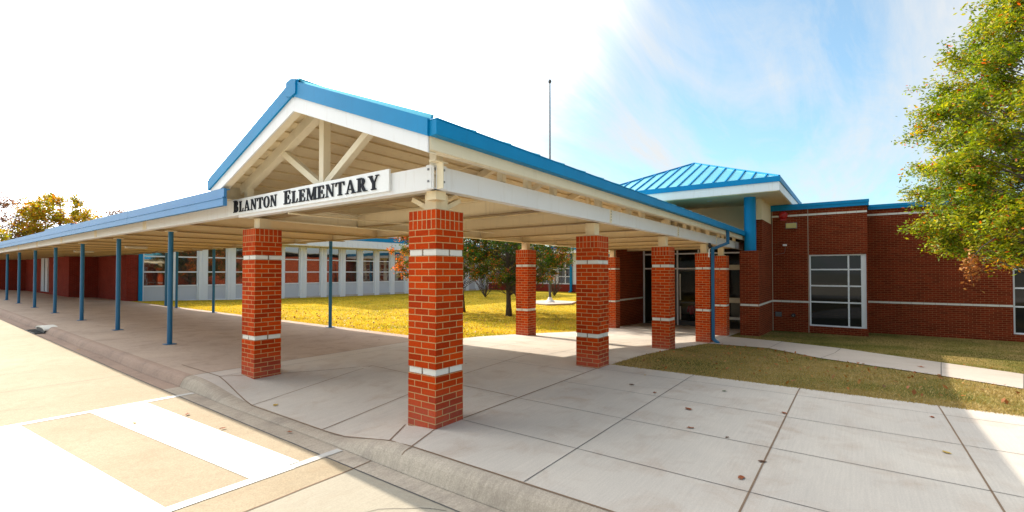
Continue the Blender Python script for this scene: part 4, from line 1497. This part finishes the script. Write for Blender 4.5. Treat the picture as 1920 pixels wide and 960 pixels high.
for k, (x, y, lab) in enumerate(((26.7, 22.1, 'bare leafless shrub between the courtyard tree trunks'), (29.1, 21.0, 'bare leafless shrub partly behind the lone brick pier'), (32.4, 19.6, 'bare leafless shrub right of the flagpole'))):
    rng = np.random.default_rng(50 + k)
    e = empty('bare_shrub', at(x, y), lab, 'shrub', 'bare shrubs in the courtyard')
    mb = MB()
    b0 = np.array(at(x, y))
    for i in range(11):
        a = rng.uniform(0, 2 * math.pi); L = rng.uniform(1.7, 2.9); sp = rng.uniform(.25, .75)
        p = b0.copy(); d = np.array([math.cos(a) * sp, math.sin(a) * sp, 1.]); d /= np.linalg.norm(d)
        pts = [p]
        for j in range(5):
            d = d + rng.normal(size=3) * .13; d /= np.linalg.norm(d)
            pts.append(pts[-1] + d * L / 5)
        mb.tube(pts, [.035, .028, .022, .016, .011, .007], BARK, 5, cap=False)
        for j in range(1, 6):
            for _ in range(3):
                d2 = d + rng.normal(size=3) * .55; d2 /= np.linalg.norm(d2)
                q2 = pts[j] + d2 * rng.uniform(.25, .6)
                mb.tube([pts[j], q2, q2 + (d2 + rng.normal(size=3) * .4) * .2], [.009, .006, .004], BARK, 3, cap=False)
    mb.build('stems', e)

def far_tint(C, T, rng):
    T = T + rng.normal(.1, .12, len(T))
    return T
tree('shade_tree', (17.2, 102.5, 0), 3, [(3.5, 2.5), (6, 4.4), (9, 4.9), (11.5, 3.8), (13.2, 2.0), (14.0, .6)], 120, 110, .34, LF_FAR, BARK, .35,
     'orange and green autumn tree rising behind the left end of the walkway roof', 'tree', 'trees beyond the school', seed=31, tintfn=far_tint, clump=1.25, twig_r=.03, shape=.8, off=(0, 0), inner=.45)
tree('shade_tree', (10.5, 108.5, 0), 2, [(3, 4), (6, 6.5), (9, 6.5), (12, 4.5), (14, 1.2)], 110, 40, .34, LF_PNK, BARKG, .35,
     'half bare russet tree at the left edge behind the walkway roof', 'tree', 'trees beyond the school', seed=32, clump=1.4, twig_r=.028, bare=True, shape=.8)
tree('shade_tree', (7.5, 97, 0), 2, [(2, 3), (4, 4.0), (6, 3.8), (7.5, 2.5), (8.6, .8)], 80, 90, .36, LF_FAR, BARK, .3,
     'lower yellow green tree in front of the russet tree at the left edge', 'tree', 'trees beyond the school', seed=33, clump=1.1, twig_r=.028, shape=.8)
tree('shade_tree', (37, 152, 0), 4, [(6, 5), (9, 7.5), (12, 7), (15, 4), (17.5, 1)], 90, 25, .5, LF_PNK, BARKG, .4,
     'faint thin crowned tree top just above the blue fascia right of the orange tree', 'tree', 'trees beyond the school', seed=34, clump=1.6, twig_r=.03, bare=True, shape=.8)

# grass blades and litter
def blades(name, area, n, h, mat, kind_pts, seed, tri_w=.006, tf=None):
    rng = np.random.default_rng(seed)
    P = kind_pts(rng, n)
    n = len(P)
    Z = np.array([gz(x, y) for x, y in P]) - .012
    a = rng.uniform(0, 2 * math.pi, n)
    w = tri_w * rng.uniform(.7, 1.4, n)
    hh = h * rng.uniform(.4, 1.2, n)
    ln = rng.normal(size=(n, 2)) * .5 * hh[:, None]
    A = np.stack([P[:, 0] - np.cos(a) * w, P[:, 1] - np.sin(a) * w, Z], 1)
    B = np.stack([P[:, 0] + np.cos(a) * w, P[:, 1] + np.sin(a) * w, Z], 1)
    T = np.stack([P[:, 0] + ln[:, 0], P[:, 1] + ln[:, 1], Z + hh], 1)
    V = np.stack([A, B, T], 1).reshape(-1, 3)
    me = bpy.data.meshes.new(name)
    me.vertices.add(3 * n); me.vertices.foreach_set('co', V.astype(np.float32).ravel())
    me.loops.add(3 * n); me.loops.foreach_set('vertex_index', np.arange(3 * n, dtype=np.int32))
    me.polygons.add(n); me.polygons.foreach_set('loop_start', np.arange(0, 3 * n, 3, dtype=np.int32))
    me.polygons.foreach_set('loop_total', np.full(n, 3, dtype=np.int32))
    me.update(calc_edges=True)
    at_ = me.attributes.new('tint', 'FLOAT', 'FACE')
    big = .5 + .35 * np.sin(P[:, 0] * 1.3 + 2 * np.sin(P[:, 1] * .9)) * np.cos(P[:, 1] * 1.1 + np.sin(P[:, 0] * 2.1))
    if tf is not None:
        big = big * .5 + tf(P)
    at_.data.foreach_set('value', np.clip(big * .75 + rng.random(n) * .45 - .05, 0, 1).astype(np.float32))
    me.materials.append(mat)
    o = bpy.data.objects.new(name, me)
    COL.objects.link(o)
    return tag(o, kind='stuff')
def pts_front(rng, n):
    P = np.stack([7.45 + 14.4 * rng.random(n) ** 1.5, rng.uniform(-9, 3.42, n)], 1)
    keep = [not inside(p, PP) and not (p[0] > 20.6 and p[1] > YA) and not (p[0] > 17.4 and p[1] > 2.55) and not (p[0] > 13.9 and p[0] < 16.5 and p[1] > 1.9) for p in P]
    return P[np.array(keep)]
tag(blades('front_lawn_grass', None, 120000, .035, BLADE_R, pts_front, 5, .006, lambda P: np.clip(.75 - (P[:, 0] - 8.5) * .10, .05, .75)), 'short patchy green and tan grass of the front lawn', 'grass')
def pts_court(rng, n):
    P = np.stack([7.97 + 24 * rng.random(n) ** 1.3, 7.8 + 23 * rng.random(n) ** 1.3], 1)
    return P[np.array([not (24.6 < p[0] < 28.2 and 15 < p[1] < 18) for p in P])]
tag(blades('courtyard_grass', None, 110000, .05, BLADE_Y, pts_court, 6, .012), 'dry yellow grass of the courtyard lawn', 'grass')

def litter(name, P, size, seed, label):
    rng = np.random.default_rng(seed)
    C_ = np.array([(x, y, gz(x, y) + .03) for x, y in P])
    o = leaf_mesh(name, C_, size, LF_DEAD, None, rng, .6, rng.random(len(P)), up=6)
    tag(o, label, 'leaves', kind='stuff')
rng = np.random.default_rng(9)
P = np.stack([rng.uniform(7.6, 14, 420), rng.uniform(-3, 3.3, 420)], 1)
litter('leaf_litter', [p for p in P if not inside(p, PP)], .075, 1, 'brown leaves scattered over the front lawn')
P = np.stack([8.1 + 12 * rng.random(1500) ** 1.4, 7.9 + 12 * rng.random(1500)], 1)
litter('leaf_litter', P, .075, 2, 'brown leaves scattered over the yellow courtyard lawn')

# individual fallen leaves on the paving
def fallen(x, y, size, z, label, tint, seed):
    size *= .66
    rng = np.random.default_rng(seed)
    mb = MB()
    n = 10
    a0 = rng.uniform(0, 6.28)
    out = []
    for i in range(n):
        a = 2 * math.pi * i / n
        r = size * (.5 if i % 2 == 0 else .36) * rng.uniform(.8, 1.15)
        u, v = r * math.cos(a) * 1.35, r * math.sin(a) * .75
        zc = .004 + .35 * (abs(v) ** 1.2) + .03 * abs(u) + .006 * rng.random()
        out.append((x + u * math.cos(a0) - v * math.sin(a0), y + u * math.sin(a0) + v * math.cos(a0), z + zc))
    for i in range(n):
        mb.face([(x, y, z + .006), out[i], out[(i + 1) % n]], LEAFB[tint])
    o = mb.build('fallen_leaf')
    tag(o, label, 'leaf', 'fallen leaves on the paving')
LEAFB = [flat('brown leaf', (.11, .04, .012), .8), flat('rust leaf', (.26, .06, .008), .8), flat('yellow leaf', (.48, .30, .05), .7), flat('green leaf', (.07, .11, .03), .7)]
FL = [(6.25, 2.53, .10, 0, 'dark curled leaf on the sidewalk nearest the lawn corner pier'),
      (6.02, 2.12, .09, 1, 'small rust leaf on the sidewalk near the lawn corner pier, just off the first joint'),
      (5.53, 1.56, .13, 1, 'wide rust leaf in the middle of the sidewalk, farther of a close pair'),
      (4.88, 1.36, .10, 1, 'rust leaf lying on the thin joint in the middle of the sidewalk'),
      (6.65, 1.41, .09, 3, 'greenish leaf alone near the lawn edge of the sidewalk'),
      (6.01, .66, .10, 1, 'rust leaf lying on the wide joint halfway to the lawn'),
      (3.93, .72, .12, 1, 'orange brown leaf on the sidewalk nearest the camera'),
      (5.54, -.62, .10, 2, 'yellow brown leaf near the right shadow edge of the sidewalk'),
      (4.37, .64, .09, 0, 'dark leaf on the wide joint close to the camera'),
      (6.95, 2.6, .06, 2, 'tiny yellow leaf by the lawn edge near the lawn corner pier'),
      (4.81, 1.0, .06, 0, 'tiny dark leaf right of the rust leaf on the thin joint'),
      (3.02, 5.95, .13, 2, 'tan leaf at the end of the ramp joint left of the nearest pier'),
      (12.1, -1.0, .18, 1, 'dark red leaf on the concrete path through the front lawn'),
      (6.8, -.65, .08, 1, 'small rust leaf near the lawn at the right shadow edge'),
      (6.9, 8.9, .09, 0, 'dark leaf under the walkway roof behind the sign end pier'),
      (6.0, 5.4, .07, 0, 'small dark leaf under the canopy between the two nearest rows of piers')]
for i, (x, y, s_, t, lab) in enumerate(FL):
    fallen(x, y, s_, zs(x, y) + (.012 if x > 7.5 and y < 3.4 else 0), lab, t, 100 + i)
RL = [(2.24, 6.5, .10, 1, 'rust leaf on the road beside the top white bar'), (2.27, 5.6, .09, 1, 'rust leaf on the road near the shadow edge by the white bar'),
      (2.72 - .08, 4.9, .08, 1, 'dark red leaf in the gutter below the ramp'), (1.75, 6.6, .11, 2, 'yellow leaf on the bare road strip between the white bars'),
      (2.6, 13.5, .10, 2, 'pale leaf in the gutter left of the ramp'), (2.62, 11.9, .10, 0, 'dark leaf in the gutter between ramp and storm drain')]
for i, (x, y, s_, t, lab) in enumerate(RL):
    fallen(x, y, s_, zr(x, y) + .008, lab, t, 200 + i)

# ------------------------------------------------------------------ light, sky
SUN = Vector((.18, 1.36, 1.0)).normalized()
el = math.asin(SUN.z); azi = math.atan2(SUN.x, SUN.y)
L = bpy.data.lights.new('sun', 'SUN')
L.energy = 4.9; L.angle = R(.53); L.color = (1.0, .93, .80)
lo = bpy.data.objects.new('sun', L); COL.objects.link(lo)
lo.rotation_euler = SUN.to_track_quat('Z', 'Y').to_euler()
lo.location = (0, 0, 30)
W = bpy.data.worlds.new('World'); S.world = W; W.use_nodes = True
nt = W.node_tree
bg = nt.nodes['Background']
sky = N(nt, 'ShaderNodeTexSky', sky_type='NISHITA')
sky.sun_disc = False; sky.sun_elevation = el; sky.sun_rotation = azi
sky.air_density = 1.0; sky.dust_density = 1.2; sky.ozone_density = 1.5
tc = nt.nodes.new('ShaderNodeTexCoord')
sep = N(nt, 'ShaderNodeSeparateXYZ'); nt.links.new(tc.outputs['Generated'], sep.inputs[0])
zc = N(nt, 'ShaderNodeMath', operation='MAXIMUM'); nt.links.new(sep.outputs[2], zc.inputs[0]); zc.inputs[1].default_value = 0
za = N(nt, 'ShaderNodeMath', operation='ADD'); nt.links.new(zc.outputs[0], za.inputs[0]); za.inputs[1].default_value = .12
dx = N(nt, 'ShaderNodeMath', operation='DIVIDE'); nt.links.new(sep.outputs[0], dx.inputs[0]); nt.links.new(za.outputs[0], dx.inputs[1])
dy = N(nt, 'ShaderNodeMath', operation='DIVIDE'); nt.links.new(sep.outputs[1], dy.inputs[0]); nt.links.new(za.outputs[0], dy.inputs[1])
cmb = N(nt, 'ShaderNodeCombineXYZ'); nt.links.new(dx.outputs[0], cmb.inputs[0]); nt.links.new(dy.outputs[0], cmb.inputs[1])
mp = nt.nodes.new('ShaderNodeMapping'); mp.inputs['Rotation'].default_value = (0, 0, R(-28)); mp.inputs['Scale'].default_value = (.30, 1.5, 1)
nt.links.new(cmb.outputs[0], mp.inputs[0])
c1 = noise(nt, mp.outputs[0], .9, 9, .62, .9)
c2 = noise(nt, mp.outputs[0], 2.6, 9, .7, 1.2)
cm = N(nt, 'ShaderNodeMath', operation='MULTIPLY_ADD'); nt.links.new(c2, cm.inputs[0]); cm.inputs[1].default_value = .35; nt.links.new(c1, cm.inputs[2])
# thin cloud veil thickens towards the sun side
dot = N(nt, 'ShaderNodeVectorMath', operation='DOT_PRODUCT'); nt.links.new(tc.outputs['Generated'], dot.inputs[0]); dot.inputs[1].default_value = SUN
veil = N(nt, 'ShaderNodeMapRange'); nt.links.new(dot.outputs['Value'], veil.inputs[0])
veil.inputs['From Min'].default_value = .42; veil.inputs['From Max'].default_value = .9; veil.inputs['To Min'].default_value = 0; veil.inputs['To Max'].default_value = .22
ca = N(nt, 'ShaderNodeMath', operation='ADD'); nt.links.new(cm.outputs[0], ca.inputs[0]); nt.links.new(veil.outputs[0], ca.inputs[1])
mask = ramp(nt, ca.outputs[0], [(.55, (0.20, 0.20, 0.20)), (.84, (1, 1, 1))])
glow = N(nt, 'ShaderNodeMapRange'); nt.links.new(dot.outputs['Value'], glow.inputs[0])
glow.interpolation_type = 'SMOOTHERSTEP'; glow.inputs['From Min'].default_value = .56; glow.inputs['From Max'].default_value = .97; glow.inputs['To Min'].default_value = 5.0; glow.inputs['To Max'].default_value = 30
gc = N(nt, 'ShaderNodeVectorMath', operation='SCALE'); gc.inputs[0].default_value = (.97, 1.0, 1.02); nt.links.new(glow.outputs[0], gc.inputs['Scale'])
col = mixc(nt, mask, mixc(nt, 1., sky.outputs[0], (1.0, 1.45, 1.45), 'MULTIPLY'), gc.outputs[0])
nt.links.new(col, bg.inputs['Color'])
bg.inputs['Strength'].default_value = .12

# ------------------------------------------------------------------ camera
f, yaw, p, r, cy = 8.75922348e+02, 6.34349578e-01, 1.69163028e-02, 3.27730130e-04, 4.95194242e+02
fw = Vector((math.cos(yaw) * math.cos(p), math.sin(yaw) * math.cos(p), math.sin(p)))
rt = Vector((math.sin(yaw), -math.cos(yaw), 0)); up = rt.cross(fw)
rt2 = rt * math.cos(r) + up * math.sin(r); up2 = -rt * math.sin(r) + up * math.cos(r)
M = Matrix((rt2, up2, -fw)).transposed().to_4x4()
M.translation = (0, 0, 1.5745)
cd = bpy.data.cameras.new('camera'); co = bpy.data.objects.new('camera', cd); COL.objects.link(co)
co.matrix_world = M
cd.sensor_fit = 'HORIZONTAL'; cd.sensor_width = 36; cd.lens = 36 * f / 1920
cd.shift_y = (cy - 480) / 1920
cd.clip_start = .05; cd.clip_end = 3000
S.camera = co
S.view_settings.view_transform = 'Standard'
S.view_settings.look = 'None'
S.view_settings.exposure = .56
S.view_settings.gamma = 1
S.view_settings.use_curve_mapping = False
S.cycles.max_bounces = 8
